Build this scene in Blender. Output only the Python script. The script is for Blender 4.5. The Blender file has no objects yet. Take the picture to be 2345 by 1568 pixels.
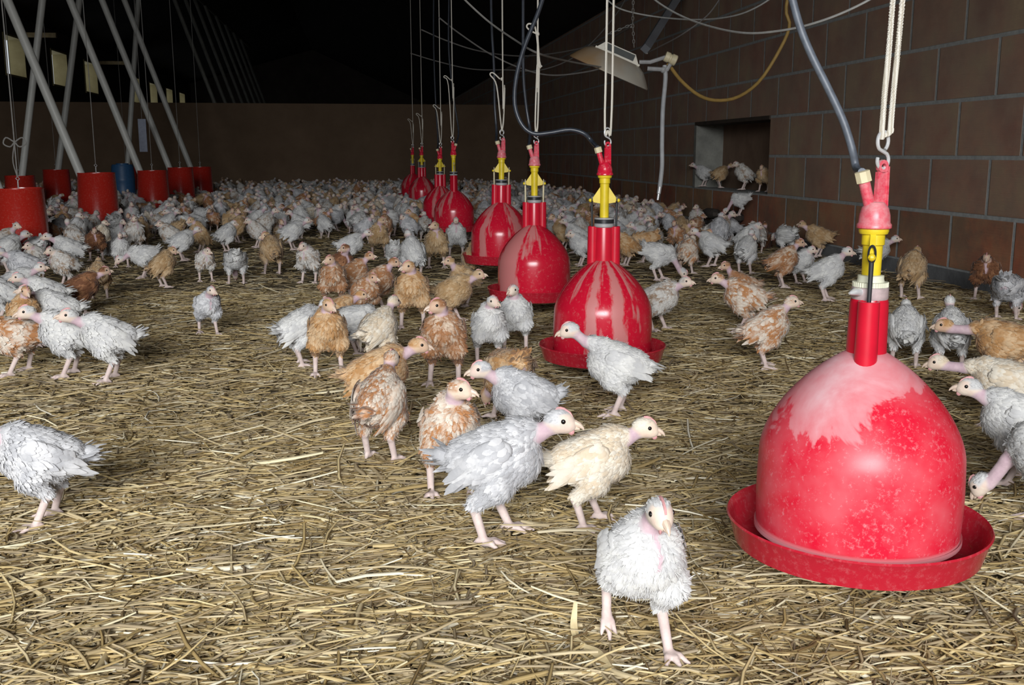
import bpy, math, random
import numpy as np
from mathutils import Vector, Matrix

random.seed(7)
rng = np.random.default_rng(11)
SC = bpy.context.scene
COL = SC.collection

# ------------------------------------------------------------------ camera
FPX, EYE = 2363.0, 0.70
PITCH, YAW = math.radians(10.407), math.radians(8.218)
cam_data = bpy.data.cameras.new('camera')
cam_data.sensor_fit = 'HORIZONTAL'
cam_data.sensor_width = 36.0
cam_data.lens = 36.0 * FPX / 2345.0
cam_data.clip_end = 120
cam_data.clip_start = 0.02
cam = bpy.data.objects.new('camera', cam_data)
COL.objects.link(cam)
cam.location = (0, 0, EYE)
cam.rotation_euler = (math.pi / 2 - PITCH, 0, -YAW)
SC.camera = cam

# ------------------------------------------------------------------ world, light, exposure
world = bpy.data.worlds.new('overcast_sky')
SC.world = world
world.use_nodes = True
wn = world.node_tree.nodes
wn['Background'].inputs[0].default_value = (0.86, 0.93, 1.0, 1)
wn['Background'].inputs[1].default_value = 1.2
door_light = bpy.data.lights.new('doorway_daylight', 'AREA')
door_light.shape = 'RECTANGLE'
door_light.size, door_light.size_y = 5.0, 2.6
door_light.spread = math.radians(91)
door_light.energy = 740
door_light.color = (0.97, 0.985, 1.0)
dl = bpy.data.objects.new('doorway_daylight', door_light)
COL.objects.link(dl)
dl.location = (-1.8, -5.6, 2.5)
dl.rotation_euler = (math.radians(53), 0, math.radians(-4))      # faces into the barn (+Y)
SC.view_settings.view_transform = 'Standard'
SC.view_settings.look = 'None'
SC.view_settings.gamma = 1.0
SC.view_settings.use_curve_mapping = False
SC.view_settings.exposure = -0.68
SC.cycles.max_bounces = 6
SC.cycles.diffuse_bounces = 3
SC.cycles.use_denoising = True

# ------------------------------------------------------------------ rays of the photograph -> places in the barn
_F = np.array([math.sin(YAW) * math.cos(PITCH), math.cos(YAW) * math.cos(PITCH), -math.sin(PITCH)])
_R = np.array([math.cos(YAW), -math.sin(YAW), 0.0])
_U = np.cross(_R, _F)
_E = np.array([0, 0, EYE])


def ray(x, y):
    return _F + _R * (x - 1172.5) / FPX - _U * (y - 784) / FPX


def on_floor(x, y, z=0.0):
    r = ray(x, y)
    return _E + r * (z - EYE) / r[2]


def on_x(x, y, X):
    r = ray(x, y)
    return _E + r * X / r[0]


def on_y(x, y, Y):
    r = ray(x, y)
    return _E + r * Y / r[1]


def at_depth(x, y, d):
    return _E + ray(x, y) * d


# ------------------------------------------------------------------ object helpers
def tag(o, label=None, cat=None, group=None, kind=None):
    if label: o['label'] = label
    if cat: o['category'] = cat
    if group: o['group'] = group
    if kind: o['kind'] = kind
    return o


def empty(name, loc=(0, 0, 0), rz=0.0):
    o = bpy.data.objects.new(name, None)
    o.empty_display_size = 0.05
    o.location = loc
    o.rotation_euler = (0, 0, rz)
    COL.objects.link(o)
    return o


def mesh_np(name, v, f, smooth=True):
    """v (n,3) array, f list of tuples or (m,k) array"""
    me = bpy.data.meshes.new(name)
    v = np.asarray(v, dtype=np.float32)
    if isinstance(f, np.ndarray):
        k = f.shape[1]
        me.vertices.add(len(v)); me.vertices.foreach_set('co', v.ravel())
        me.loops.add(f.size); me.loops.foreach_set('vertex_index', f.astype(np.int32).ravel())
        me.polygons.add(len(f)); me.polygons.foreach_set('loop_start', np.arange(0, f.size, k, dtype=np.int32))
        me.update(calc_edges=True)
        me.validate()
    else:
        me.from_pydata(v.tolist(), [], f)
        me.update()
    if smooth and len(me.polygons):
        me.polygons.foreach_set('use_smooth', np.ones(len(me.polygons), dtype=bool))
    return me


class MB:
    """collects shapes for ONE mesh"""
    def __init__(s):
        s.v, s.f, s.m, s.n = [], [], [], 0

    def add(s, v, f, mi=0):
        v = np.asarray(v, float)
        s.v.append(v)
        s.f += [tuple(int(i) + s.n for i in q) for q in f]
        s.m += [mi] * len(f)
        s.n += len(v)
        return s

    def box(s, lo, hi, mi=0):
        x0, y0, z0 = lo; x1, y1, z1 = hi
        v = [(x0, y0, z0), (x1, y0, z0), (x1, y1, z0), (x0, y1, z0), (x0, y0, z1), (x1, y0, z1), (x1, y1, z1), (x0, y1, z1)]
        return s.add(v, [(0, 3, 2, 1), (4, 5, 6, 7), (0, 1, 5, 4), (1, 2, 6, 5), (2, 3, 7, 6), (3, 0, 4, 7)], mi)

    def lathe(s, prof, seg=32, mi=0, M=None, cap0=False, cap1=False):
        a = np.arange(seg) * 2 * math.pi / seg
        v = []
        for r, z in prof:
            v += [(r * math.cos(t), r * math.sin(t), z) for t in a]
        f = []
        for i in range(len(prof) - 1):
            for j in range(seg):
                k = (j + 1) % seg
                f.append((i * seg + j, i * seg + k, (i + 1) * seg + k, (i + 1) * seg + j))
        if cap0: f.append(tuple(range(seg))[::-1])
        if cap1: f.append(tuple((len(prof) - 1) * seg + j for j in range(seg)))
        v = np.array(v)
        if M is not None:
            v = v @ np.array(M)[:3, :3].T + np.array(M)[:3, 3]
        return s.add(v, f, mi)

    def tube(s, pts, r, seg=8, mi=0, caps=True):
        pts = np.asarray(pts, float)
        n = len(pts)
        rr = np.full(n, r, float) if np.isscalar(r) else np.asarray(r, float)
        T = np.gradient(pts, axis=0)
        T /= np.linalg.norm(T, axis=1)[:, None] + 1e-12
        up = np.array([0, 0, 1.0]) if abs(T[0, 2]) < .9 else np.array([1.0, 0, 0])
        N = np.cross(T[0], up); N /= np.linalg.norm(N)
        v = []
        for i in range(n):
            N = N - T[i] * (N @ T[i]); N /= np.linalg.norm(N) + 1e-12
            B = np.cross(T[i], N)
            for j in range(seg):
                t = 2 * math.pi * j / seg
                v.append(pts[i] + rr[i] * (N * math.cos(t) + B * math.sin(t)))
        f = []
        for i in range(n - 1):
            for j in range(seg):
                k = (j + 1) % seg
                f.append((i * seg + j, i * seg + k, (i + 1) * seg + k, (i + 1) * seg + j))
        if caps:
            f.append(tuple(range(seg))[::-1])
            f.append(tuple((n - 1) * seg + j for j in range(seg)))
        return s.add(v, f, mi)

    def ball(s, c, r, mi=0, seg=12, rings=8):
        r = np.array([r, r, r]) if np.isscalar(r) else np.array(r)
        v = [np.array(c) + r * (0, 0, -1)]
        for i in range(1, rings):
            p = -math.pi / 2 + math.pi * i / rings
            for j in range(seg):
                t = 2 * math.pi * j / seg
                v.append(np.array(c) + r * (math.cos(p) * math.cos(t), math.cos(p) * math.sin(t), math.sin(p)))
        v.append(np.array(c) + r * (0, 0, 1))
        f = [(0, 1 + (j + 1) % seg, 1 + j) for j in range(seg)]
        for i in range(rings - 2):
            for j in range(seg):
                k = (j + 1) % seg
                f.append((1 + i * seg + j, 1 + i * seg + k, 1 + (i + 1) * seg + k, 1 + (i + 1) * seg + j))
        b = 1 + (rings - 2) * seg
        f += [(b + j, b + (j + 1) % seg, len(v) - 1) for j in range(seg)]
        return s.add(v, f, mi)

    def prism(s, poly, axis_lo, axis_hi, M=None, mi=0):
        """poly in (x,z), extruded along y"""
        n = len(poly)
        v = [(x, axis_lo, z) for x, z in poly] + [(x, axis_hi, z) for x, z in poly]
        f = [tuple(range(n)), tuple(range(2 * n - 1, n - 1, -1))]
        f += [(i, n + i, n + (i + 1) % n, (i + 1) % n) for i in range(n)]
        v = np.array(v, float)
        if M is not None:
            v = v @ np.array(M)[:3, :3].T + np.array(M)[:3, 3]
        return s.add(v, f, mi)

    def mesh(s, name, smooth=True, angle=40):
        me = bpy.data.meshes.new(name)
        v = np.concatenate(s.v)
        me.from_pydata(v.tolist(), [], s.f)
        me.polygons.foreach_set('material_index', np.array(s.m, dtype=np.int32))
        me.polygons.foreach_set('use_smooth', np.full(len(s.f), bool(smooth)))
        me.update()
        if smooth and angle:
            try: me.set_sharp_from_angle(angle=math.radians(angle))
            except Exception: pass
        return me

    def build(s, name, mats, parent=None, smooth=True, loc=None, angle=40):
        me = s.mesh(name, smooth, angle)
        for m in (mats if isinstance(mats, (list, tuple)) else [mats]):
            me.materials.append(m)
        return link(name, me, parent, loc)


def link(name, me, parent=None, loc=None):
    o = bpy.data.objects.new(name, me)
    COL.objects.link(o)
    if parent is not None: o.parent = parent
    if loc is not None: o.location = loc
    return o


def spline(pts, n=40):
    """Catmull-Rom through pts"""
    P = np.asarray(pts, float)
    P = np.vstack([2 * P[0] - P[1], P, 2 * P[-1] - P[-2]])
    k = len(P) - 3
    out = []
    for u in np.linspace(0, k - 1e-6, n):
        i = int(u); t = u - i
        a, b, c, d = P[i:i + 4]
        out.append(0.5 * ((2 * b) + (-a + c) * t + (2 * a - 5 * b + 4 * c - d) * t * t + (-a + 3 * b - 3 * c + d) * t ** 3))
    return np.array(out)


# ------------------------------------------------------------------ materials
class NT:
    def __init__(s, name):
        s.m = bpy.data.materials.new(name)
        s.m.use_nodes = True
        s.t = s.m.node_tree
        s.b = s.t.nodes['Principled BSDF']

    def n(s, typ, ins=None, **kw):
        nd = s.t.nodes.new(typ)
        for k, v in kw.items(): setattr(nd, k, v)
        for k, v in (ins or {}).items():
            if hasattr(v, 'is_output'): s.t.links.new(v, nd.inputs[k])
            else: nd.inputs[k].default_value = v
        return nd

    def l(s, a, b): s.t.links.new(a, b)

    def coords(s, kind='Object'): return s.n('ShaderNodeTexCoord').outputs[kind]

    def noise(s, vec, scale, detail=4, rough=.55, dist=0.0):
        return s.n('ShaderNodeTexNoise', {'Vector': vec, 'Scale': scale, 'Detail': detail, 'Roughness': rough, 'Distortion': dist}).outputs['Fac']

    def ramp(s, fac, stops, interp='LINEAR'):
        r = s.n('ShaderNodeValToRGB', {'Fac': fac})
        r.color_ramp.interpolation = interp
        e = r.color_ramp.elements
        while len(e) < len(stops): e.new(.5)
        for q, (p, c) in zip(e, stops):
            q.position = p
            q.color = c if len(c) == 4 else (*c, 1)
        return r.outputs['Color']

    def mix(s, fac, a, b, typ='MIX'):
        nd = s.n('ShaderNodeMix', data_type='RGBA', blend_type=typ)
        for sock, v in ((nd.inputs[0], fac), (nd.inputs[6], a), (nd.inputs[7], b)):
            if hasattr(v, 'is_output'): s.l(v, sock)
            elif isinstance(v, (int, float)): sock.default_value = v
            else: sock.default_value = v if len(v) == 4 else (*v, 1)
        return nd.outputs[2]

    def math(s, op, a, b=0.0, c=0.0, clamp=False):
        nd = s.n('ShaderNodeMath', operation=op, use_clamp=clamp)
        for i, v in enumerate((a, b, c)):
            if hasattr(v, 'is_output'): s.l(v, nd.inputs[i])
            else: nd.inputs[i].default_value = v
        return nd.outputs[0]

    def mapping(s, vec, scale=(1, 1, 1), loc=(0, 0, 0)):
        return s.n('ShaderNodeMapping', {'Vector': vec, 'Scale': scale, 'Location': loc}).outputs[0]

    def color(s, v):
        if hasattr(v, 'is_output'): s.l(v, s.b.inputs['Base Color'])
        else: s.b.inputs['Base Color'].default_value = (*v, 1)

    def rough(s, v):
        if hasattr(v, 'is_output'): s.l(v, s.b.inputs['Roughness'])
        else: s.b.inputs['Roughness'].default_value = v

    def bump(s, h, strength=.3, dist=.005):
        nd = s.n('ShaderNodeBump', {'Height': h, 'Strength': strength, 'Distance': dist})
        s.l(nd.outputs[0], s.b.inputs['Normal'])


def plain(name, col, rough=.5, metal=0.0, var=.12, scale=30, spec=None):
    t = NT(name)
    c = t.noise(t.coords(), scale)
    dark = tuple(x * (1 - var) for x in col); light = tuple(min(1, x * (1 + var)) for x in col)
    t.color(t.ramp(c, [(.3, dark), (.7, light)]))
    t.rough(rough)
    t.b.inputs['Metallic'].default_value = metal
    if spec is not None: t.b.inputs['Specular IOR Level'].default_value = spec
    return t.m


MAT = {}
MAT['yellow'] = plain('yellow_plastic', (.72, .54, .02), .4, 0, .1)
MAT['cream'] = plain('cream_plastic', (.66, .58, .38), .5, 0, .1)
MAT['ivory'] = plain('ivory_plastic', (.66, .66, .52), .5, 0, .08)
MAT['black_plastic'] = plain('black_plastic', (.02, .022, .025), .35)
MAT['grey_plastic'] = plain('grey_plastic', (.36, .36, .36), .4)
MAT['clear_collar'] = plain('dusty_collar_plastic', (.42, .33, .33), .35, 0, .25, 60)
MAT['steel'] = plain('galvanised_steel', (.74, .75, .76), .3, .45, .1)
MAT['hose'] = plain('black_rubber_hose', (.03, .035, .045), .33, 0, .25, 60)
MAT['hose_dusty'] = plain('dusty_rubber_hose', (.10, .115, .14), .45, 0, .25, 60)
MAT['pale_hose'] = plain('pale_grey_hose', (.40, .41, .42), .5)
MAT['gas_hose'] = plain('yellow_gas_hose', (.42, .27, .08), .5)
MAT['pipe'] = plain('grey_feed_pipe', (.55, .55, .51), .45, 0, .08, 8)
MAT['pipe_shaded'] = plain('shaded_feed_pipe', (.14, .14, .12), .6, 0, .2, 8)  # dark copy of the feed pipe: gloom of the far barn put into its colour
MAT['wire'] = plain('wire', (.30, .29, .27), .5, .3)
MAT['cable_white'] = plain('white_cable', (.55, .55, .52), .5)
MAT['cable_dark'] = plain('dark_cable', (.16, .15, .14), .6)
MAT['wood'] = plain('old_wood', (.33, .25, .13), .75, 0, .3, 9)
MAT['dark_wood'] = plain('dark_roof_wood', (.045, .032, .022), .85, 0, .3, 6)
MAT['blue'] = plain('blue_barrel_plastic', (.03, .10, .22), .45)
MAT['panel_grey'] = plain('pale_panel', (.30, .33, .42), .6)
MAT['eye'] = plain('chicken_eye', (.012, .010, .009), .12, 0, .05)
MAT['horn'] = plain('chicken_beak', (.68, .53, .42), .45, 0, .1, 90)
MAT['comb'] = plain('chicken_comb', (.58, .29, .29), .5, 0, .2, 120)
MAT['burner_dark'] = plain('burner_grille', (.05, .055, .05), .6)
MAT['hood_white'] = plain('brooder_enamel', (.62, .58, .48), .35, 0, .15, 12)
MAT['grey_beam'] = plain('grey_steel_beam', (.22, .23, .25), .55, 0, .15, 5)


def rope_mat():
    t = NT('twisted_rope')
    w = t.n('ShaderNodeTexWave', {'Vector': t.coords(), 'Scale': 60.0, 'Distortion': 2.0}).outputs['Fac']
    t.color(t.ramp(w, [(.2, (.50, .46, .38)), (.8, (.72, .69, .62))]))
    t.rough(.9)
    return t.m


MAT['rope'] = rope_mat()


def hood_mat():
    t = NT('rusty_reflector')
    v = t.coords()
    n = t.noise(v, 5, 5)
    x = t.n('ShaderNodeSeparateXYZ', {0: v}).outputs[0]
    f = t.math('ADD', t.math('MULTIPLY', x, -1.6), t.math('MULTIPLY', n, .8), clamp=True)
    t.color(t.ramp(f, [(.25, (.58, .55, .47)), (.75, (.50, .31, .15))]))
    t.rough(.3); t.b.inputs['Metallic'].default_value = .35
    return t.m


MAT['hood'] = hood_mat()


def red_plastic(name, base=(.62, .012, .03), dust=(.66, .44, .44), mode='none', seed=0.0, stripes=()):
    """red drinker plastic with a coat of dust: 'top' = cloudy coat over the shoulder, 'streak' = runs down the bell"""
    t = NT(name)
    v = t.coords()
    sx = t.n('ShaderNodeSeparateXYZ', {0: v})
    z = sx.outputs[2]
    fine = t.noise(t.mapping(v, (1, 1, 1), (seed, seed, 0)), 140 if mode == 'top' else 85, 6, .75)
    blot = t.noise(t.mapping(v, (1, 1, .8), (seed * 2, 0, seed)), 9, 5, .6, .6)
    geo = t.n('ShaderNodeNewGeometry')
    nz = t.n('ShaderNodeSeparateXYZ', {0: geo.outputs['Normal']}).outputs[2]
    if mode == 'top':
        lay = t.math('MULTIPLY_ADD', z, 7.0, -1.25)                # more dust higher up the bell
        lay = t.math('SUBTRACT', lay, t.math('MULTIPLY', sx.outputs[0], 2.9))
        f = t.math('ADD', lay, t.math('MULTIPLY_ADD', blot, 2.4, -1.2))
        coat = t.ramp(f, [(.22, (0, 0, 0)), (.30, (.42, .42, .42)), (.62, (.62, .62, .62)), (1, (.88, .88, .88))])
        coat = t.math('MULTIPLY', coat, t.math('MULTIPLY_ADD', t.noise(v, 40, 4, .65), .5, .72), clamp=True)
        speck = t.ramp(fine, [(.52, (0, 0, 0)), (.75, (.5, .5, .5))])
        haze = t.ramp(t.noise(v, 14, 3), [(.4, (.0, .0, .0)), (.7, (.16, .16, .16))])
        f = t.math('MAXIMUM', t.math('MAXIMUM', coat, speck), haze)
        ringd = t.ramp(t.math('ADD', z, .05), [(.040, (.6, .6, .6)), (.047, (0, 0, 0))])
        f = t.math('MAXIMUM', f, ringd)
    elif mode == 'streak':
        ang = t.math('ARCTAN2', sx.outputs[1], sx.outputs[0])
        cv = t.n('ShaderNodeCombineXYZ', {0: t.math('MULTIPLY', ang, 2.0), 1: t.math('MULTIPLY', z, 3.0), 2: seed + 1.3}).outputs[0]
        st = t.noise(cv, 1.9, 3, .5)
        st = t.math('ADD', st, t.math('MULTIPLY_ADD', fine, .14, -.07))
        st = t.math('ADD', st, t.math('MULTIPLY_ADD', z, .7, -.15 if stripes else -.10))
        for deg, half in stripes:                                   # broad runs of dust at their own angles
            off = t.math('ABSOLUTE', t.math('SUBTRACT', ang, math.radians(deg - 360)))
            off = t.math('ADD', off, t.math('MULTIPLY_ADD', t.noise(t.mapping(v, (1, 1, .35), (seed, 1, 2)), 34, 5, .7), .42, -.21))
            st = t.math('MAXIMUM', st, t.math('MULTIPLY_ADD', t.math('SUBTRACT', math.radians(half), off), 1.2, .6))
        coat = t.ramp(st, [(.56, (0, 0, 0)), (.64, (.55, .55, .55))])
        speck = t.ramp(fine, [(.55, (0, 0, 0)), (.8, (.45, .45, .45))])
        f = t.math('MAXIMUM', coat, speck)
    elif mode == 'dusty':
        up = t.math('MULTIPLY', nz, .55, clamp=True)
        f = t.math('ADD', t.math('MULTIPLY', up, 1.0), t.ramp(fine, [(.4, (.05, .05, .05)), (.8, (.5, .5, .5))]), clamp=True)
    else:
        f = t.ramp(fine, [(.5, (0, 0, 0)), (.8, (.35, .35, .35))])
    t.color(t.mix(f, base, dust))
    t.rough(t.math('MULTIPLY_ADD', f, .5, .36 if mode == 'top' else .22))
    return t.m


MAT['bell_top'] = red_plastic('red_bell_cloudy_dust', base=(.66, .010, .035), dust=(.74, .47, .50), mode='top', seed=2.1)
MAT['tray'] = red_plastic('red_tray', base=(.46, .014, .03), dust=(.60, .26, .27), mode='none', seed=4.0)
MAT['red_neck'] = plain('red_neck', (.56, .008, .028), .28, 0, .08)
MAT['red_cap'] = red_plastic('red_dusty_cap', base=(.64, .03, .07), dust=(.72, .50, .50), mode='dusty', seed=1.0)
MAT['red_cap_clean'] = red_plastic('red_cap', base=(.62, .012, .04), dust=(.75, .55, .55), mode='none', seed=3.0)
for i in range(4):
    MAT['bell_streak%d' % i] = red_plastic('red_bell_streaked_dust', base=(.56, .008, .03), dust=(.52, .32, .29), mode='streak', seed=i * 3.7, stripes=[((244, 6), (276, 8)), ((212, 22),), ((225, 7), (300, 9)), ()][i])
MAT['hopper'] = red_plastic('red_hopper_plastic', base=(.46, .020, .012), dust=(.5, .2, .15), mode='none', seed=9.0)


def brick_mat():
    t = NT('clay_block_wall')
    g = t.n('ShaderNodeNewGeometry').outputs['Position']
    s = t.n('ShaderNodeSeparateXYZ', {0: g})
    v = t.n('ShaderNodeCombineXYZ', {0: t.math('ADD', s.outputs[1], .10), 1: t.math('ADD', s.outputs[2], -.082 + .6), 2: 0.0}).outputs[0]
    b = t.n('ShaderNodeTexBrick', {'Vector': v, 'Color1': (0, 0, 0, 1), 'Color2': (1, 1, 1, 1), 'Mortar': (.5, .5, .5, 1), 'Scale': 1.0,
                                   'Mortar Size': .013, 'Mortar Smooth': .35, 'Bias': 0.0, 'Brick Width': .555, 'Row Height': .2985})
    b.offset = .44
    n1 = t.noise(g, 3.2, 6, .6)
    n2 = t.noise(g, 26, 5, .7)
    fac = t.math('ADD', t.math('MULTIPLY', b.outputs['Color'], .45), t.math('MULTIPLY_ADD', n1, 1.3, -.4), clamp=True)
    c = t.ramp(fac, [(.1, (.44, .105, .05)), (.45, (.48, .17, .085)), (.75, (.43, .25, .12)), (.95, (.52, .34, .17))])
    c = t.mix(t.math('MULTIPLY', n2, .35), c, (.10, .06, .045))
    c = t.mix(t.ramp(t.noise(g, 1.9, 7, .72), [(.42, (0, 0, 0)), (.60, (.75, .75, .75))]), c, (.15, .095, .07))
    n3 = t.noise(g, 1.1, 5, .7)
    c = t.mix(t.ramp(n3, [(.40, (0, 0, 0)), (.62, (.45, .45, .45))]), c, (.33, .25, .14))
    film = t.ramp(s.outputs[2], [(.36, (0, 0, 0)), (.40, (.50, .50, .50)), (.95, (.66, .66, .66))])      # grey dust film on all but the bottom course
    c = t.mix(film, c, t.ramp(n1, [(.25, (.27, .17, .14)), (.5, (.36, .26, .20)), (.75, (.40, .33, .22))]))
    mort = t.ramp(n2, [(.3, (.27, .285, .28)), (.7, (.43, .44, .43))])
    t.color(t.mix(b.outputs['Fac'], c, mort))
    t.rough(.85)
    sv = t.mapping(g, (1, 1.2, 38))
    h = t.math('ADD', t.math('MULTIPLY', b.outputs['Fac'], -1.0), t.math('MULTIPLY', t.noise(sv, 4, 3), .5))
    h = t.math('ADD', h, t.math('MULTIPLY', n2, .4))
    t.bump(h, .5, .006)
    return t.m


def concrete_mat(name, a, b, sc=6):
    t = NT(name)
    g = t.n('ShaderNodeNewGeometry').outputs['Position']
    n = t.noise(g, sc, 7, .65)
    t.color(t.ramp(n, [(.3, a), (.7, b)]))
    t.rough(.9)
    t.bump(t.noise(g, sc * 6, 5), .4, .005)
    return t.m


MAT['brick'] = brick_mat()
MAT['plinth'] = concrete_mat('grey_plinth', (.10, .105, .11), (.21, .215, .22))
MAT['partition'] = concrete_mat('brown_partition', (.13, .082, .048), (.18, .118, .072), 2)
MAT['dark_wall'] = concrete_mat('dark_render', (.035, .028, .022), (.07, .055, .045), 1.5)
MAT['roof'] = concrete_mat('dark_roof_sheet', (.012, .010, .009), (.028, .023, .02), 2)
MAT['jamb'] = concrete_mat('pale_jamb_block', (.20, .20, .18), (.34, .34, .30), 9)
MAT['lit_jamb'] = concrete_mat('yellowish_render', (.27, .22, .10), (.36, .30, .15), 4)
MAT['hatch_board'] = concrete_mat('brown_hatch_board', (.19, .115, .075), (.27, .18, .12), 4)
MAT['ledge'] = concrete_mat('rubble_ledge', (.045, .036, .030), (.085, .07, .06), 9)


def litter_mat():
    t = NT('straw_litter_floor')
    g = t.n('ShaderNodeNewGeometry').outputs['Position']
    cols = []
    n0 = t.noise(g, 2.2, 4)
    f = None
    for k, (sx, sy, rot) in enumerate(((14, 190, .5), (14, 190, -.35), (16, 220, 1.25), (16, 200, 2.2))):
        mp = t.n('ShaderNodeMapping', {'Vector': g, 'Rotation': (0, 0, rot), 'Scale': (sx, sy, 1)}).outputs[0]
        nn = t.noise(mp, 1.0, 3, .6, .5)
        f = nn if f is None else t.math('MAXIMUM', f, nn)
    c = t.ramp(f, [(.42, (.055, .040, .022)), (.56, (.14, .105, .05)), (.68, (.29, .22, .11)), (.82, (.46, .38, .22))])
    c = t.mix(t.ramp(n0, [(.45, (0, 0, 0)), (.75, (.55, .55, .55))]), c, (.13, .115, .095))
    t.color(c)
    t.rough(.95)
    t.bump(f, .8, .01)
    return t.m


def straw_mat():
    t = NT('straw')
    a = t.n('ShaderNodeAttribute', attribute_name='fv').outputs['Fac']
    c = t.ramp(a, [(0, (.10, .062, .027)), (.2, (.26, .178, .072)), (.5, (.46, .34, .15)), (.78, (.63, .50, .265)), (.93, (.78, .69, .46)), (1, (.86, .80, .64))])
    isl = t.n('ShaderNodeNewGeometry').outputs['Random Per Island']
    c = t.mix(t.ramp(isl, [(.55, (0, 0, 0)), (.60, (.55, .55, .55)), (.85, (.75, .75, .75))]), c, t.mix(.5, c, (.40, .355, .285)))
    c = t.mix(t.ramp(isl, [(.0, (.55, .55, .55)), (.09, (.5, .5, .5)), (.12, (0, 0, 0))]), c, (.13, .085, .045))
    t.color(c)
    t.rough(.55)
    return t.m


MAT['litter'] = litter_mat()
MAT['straw'] = straw_mat()
MAT['husk'] = plain('dry_husk', (.62, .50, .28), .6, 0, .2, 40)


# plumage colours: A main, B second, share of B, third splash
PLUM = {
    'white': ((.74, .73, .70), (.58, .575, .57), .5),
    'grey': ((.68, .675, .68), (.45, .45, .465), .5),
    'cream': ((.80, .74, .63), (.68, .56, .41), .5),
    'buff': ((.46, .235, .085), (.66, .46, .27), .5),
    'tan': ((.42, .26, .12), (.58, .42, .25), .5),
    'rust': ((.36, .150, .052), (.70, .56, .43), .42),
    'pied': ((.74, .66, .56), (.46, .21, .085), .48),
    'brown': ((.15, .058, .026), (.36, .17, .08), .42),
    'mottled': ((.70, .68, .64), (.36, .25, .17), .42),
}


def plumage_mat(key):
    A, B, share = PLUM[key]
    t = NT('plumage_' + key)
    v = t.coords()
    oi = t.n('ShaderNodeObjectInfo')
    seed = t.n('ShaderNodeSeparateColor', {0: oi.outputs['Color']}).outputs[0]
    off = t.n('ShaderNodeCombineXYZ', {0: t.math('MULTIPLY', seed, 37.0), 1: t.math('MULTIPLY', seed, 11.0), 2: seed}).outputs[0]
    p = t.n('ShaderNodeVectorMath', {0: v, 1: off}, operation='ADD').outputs[0]
    n = t.noise(p, 24, 5, .6)
    fv = t.n('ShaderNodeAttribute', attribute_name='fv').outputs['Fac']
    ft = t.n('ShaderNodeAttribute', attribute_name='ft').outputs['Fac']
    f = t.math('ADD', n, t.math('MULTIPLY_ADD', fv, .26, -.13))
    lo, hi = 1 - share - .10, 1 - share + .10
    c = t.mix(t.ramp(f, [(lo, (0, 0, 0)), (hi, (1, 1, 1))]), A, B)
    # quills paler, barbs a little darker towards the root
    c = t.mix(t.math('MULTIPLY_ADD', ft, -.35, .35, clamp=True), c, tuple(x * .55 for x in B))
    sk = t.n('ShaderNodeAttribute', attribute_name='skin').outputs['Fac']
    lg = t.n('ShaderNodeAttribute', attribute_name='legs').outputs['Fac']
    fc = t.n('ShaderNodeAttribute', attribute_name='face').outputs['Fac']
    sn = t.noise(p, 60, 4)
    skin = t.ramp(sn, [(.3, (.50, .35, .40)), (.7, (.64, .48, .51))])
    leg = t.ramp(sn, [(.3, (.56, .43, .40)), (.7, (.70, .58, .53))])
    face = t.mix(.30, t.ramp(sn, [(.35, (.74, .50, .38)), (.65, (.78, .62, .46))]), A)
    c = t.mix(fc, c, face)
    c = t.mix(sk, c, skin)
    c = t.mix(lg, c, leg)
    t.color(c)
    t.rough(.75)
    t.b.inputs['Sheen Weight'].default_value = .15
    t.b.inputs['Specular IOR Level'].default_value = .25
    t.bump(t.noise(t.mapping(p, (1, 1.6, 1.6)), 120, 3), .25, .002)
    return t.m


for k in PLUM: MAT['p_' + k] = plumage_mat(k)

#%%SHELL
# ------------------------------------------------------------------ the barn
XR, XL, YF, YB, YP = 3.15, -7.0, -6.6, 46.0, 19.75
ZR = 2.50


def struct(name, mb, mats, smooth=False):
    o = mb.build(name, mats, smooth=smooth)
    o['kind'] = 'structure'
    return o


v = []
gx = np.linspace(XL, XR + .5, 60); gy = np.concatenate([np.linspace(YF - 2, 12, 90), np.linspace(12.5, YB, 30)])
GX, GY = np.meshgrid(gx, gy, indexing='ij')
GZ = -.006 + .006 * np.sin(GX * 5.1 + 1.3 * np.sin(GY * 3.7)) * np.cos(GY * 4.3 + .7)
verts = np.stack([GX, GY, GZ], -1).reshape(-1, 3)
ni, nj = GX.shape
I, J = np.meshgrid(np.arange(ni - 1), np.arange(nj - 1), indexing='ij')
q = (I * nj + J).ravel()
fl = link('floor', mesh_np('floor', verts, np.stack([q, q + nj, q + nj + 1, q + 1], 1)))
fl.data.materials.append(MAT['litter']); fl['kind'] = 'structure'

# right wall of big clay blocks with a low hatch
HY0, HY1 = 7.80, 9.62
HZ0, HZ1 = .379, .985
m = MB()
m.box((XR, YF, -.1), (XR + .45, HY0, ZR)).box((XR, HY1, -.1), (XR + .45, YB, ZR))
m.box((XR, HY0, HZ1), (XR + .45, HY1, ZR)).box((XR, HY0, -.1), (XR + .45, HY1, HZ0))
struct('wall_right', m, MAT['brick'])
m = MB(); m.box((XR - .012, YF, -.05), (XR + .01, HY0 - .25, .078))
struct('baseboard_right', m, MAT['plinth'])
h = empty('wall_hatch', (XR, (HY0 + HY1) / 2, HZ0))
tag(h, 'low walled-up hatch in the clay block wall where chickens perch', 'hatch')
L = (HY1 - HY0) / 2
MB().box((.26, -L, -.02), (.36, L, HZ1 - HZ0 + .02)).build('hatch_board', MAT['hatch_board'], h, smooth=False)
MB().box((-.008, L - .035, -.0), (.27, L + .03, HZ1 - HZ0)).build('jamb', MAT['jamb'], h, smooth=False)
MB().box((-.012, -L, HZ1 - HZ0 - .03), (.30, L, HZ1 - HZ0)).build('lintel', MAT['dark_wood'], h, smooth=False)
m = MB()
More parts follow.
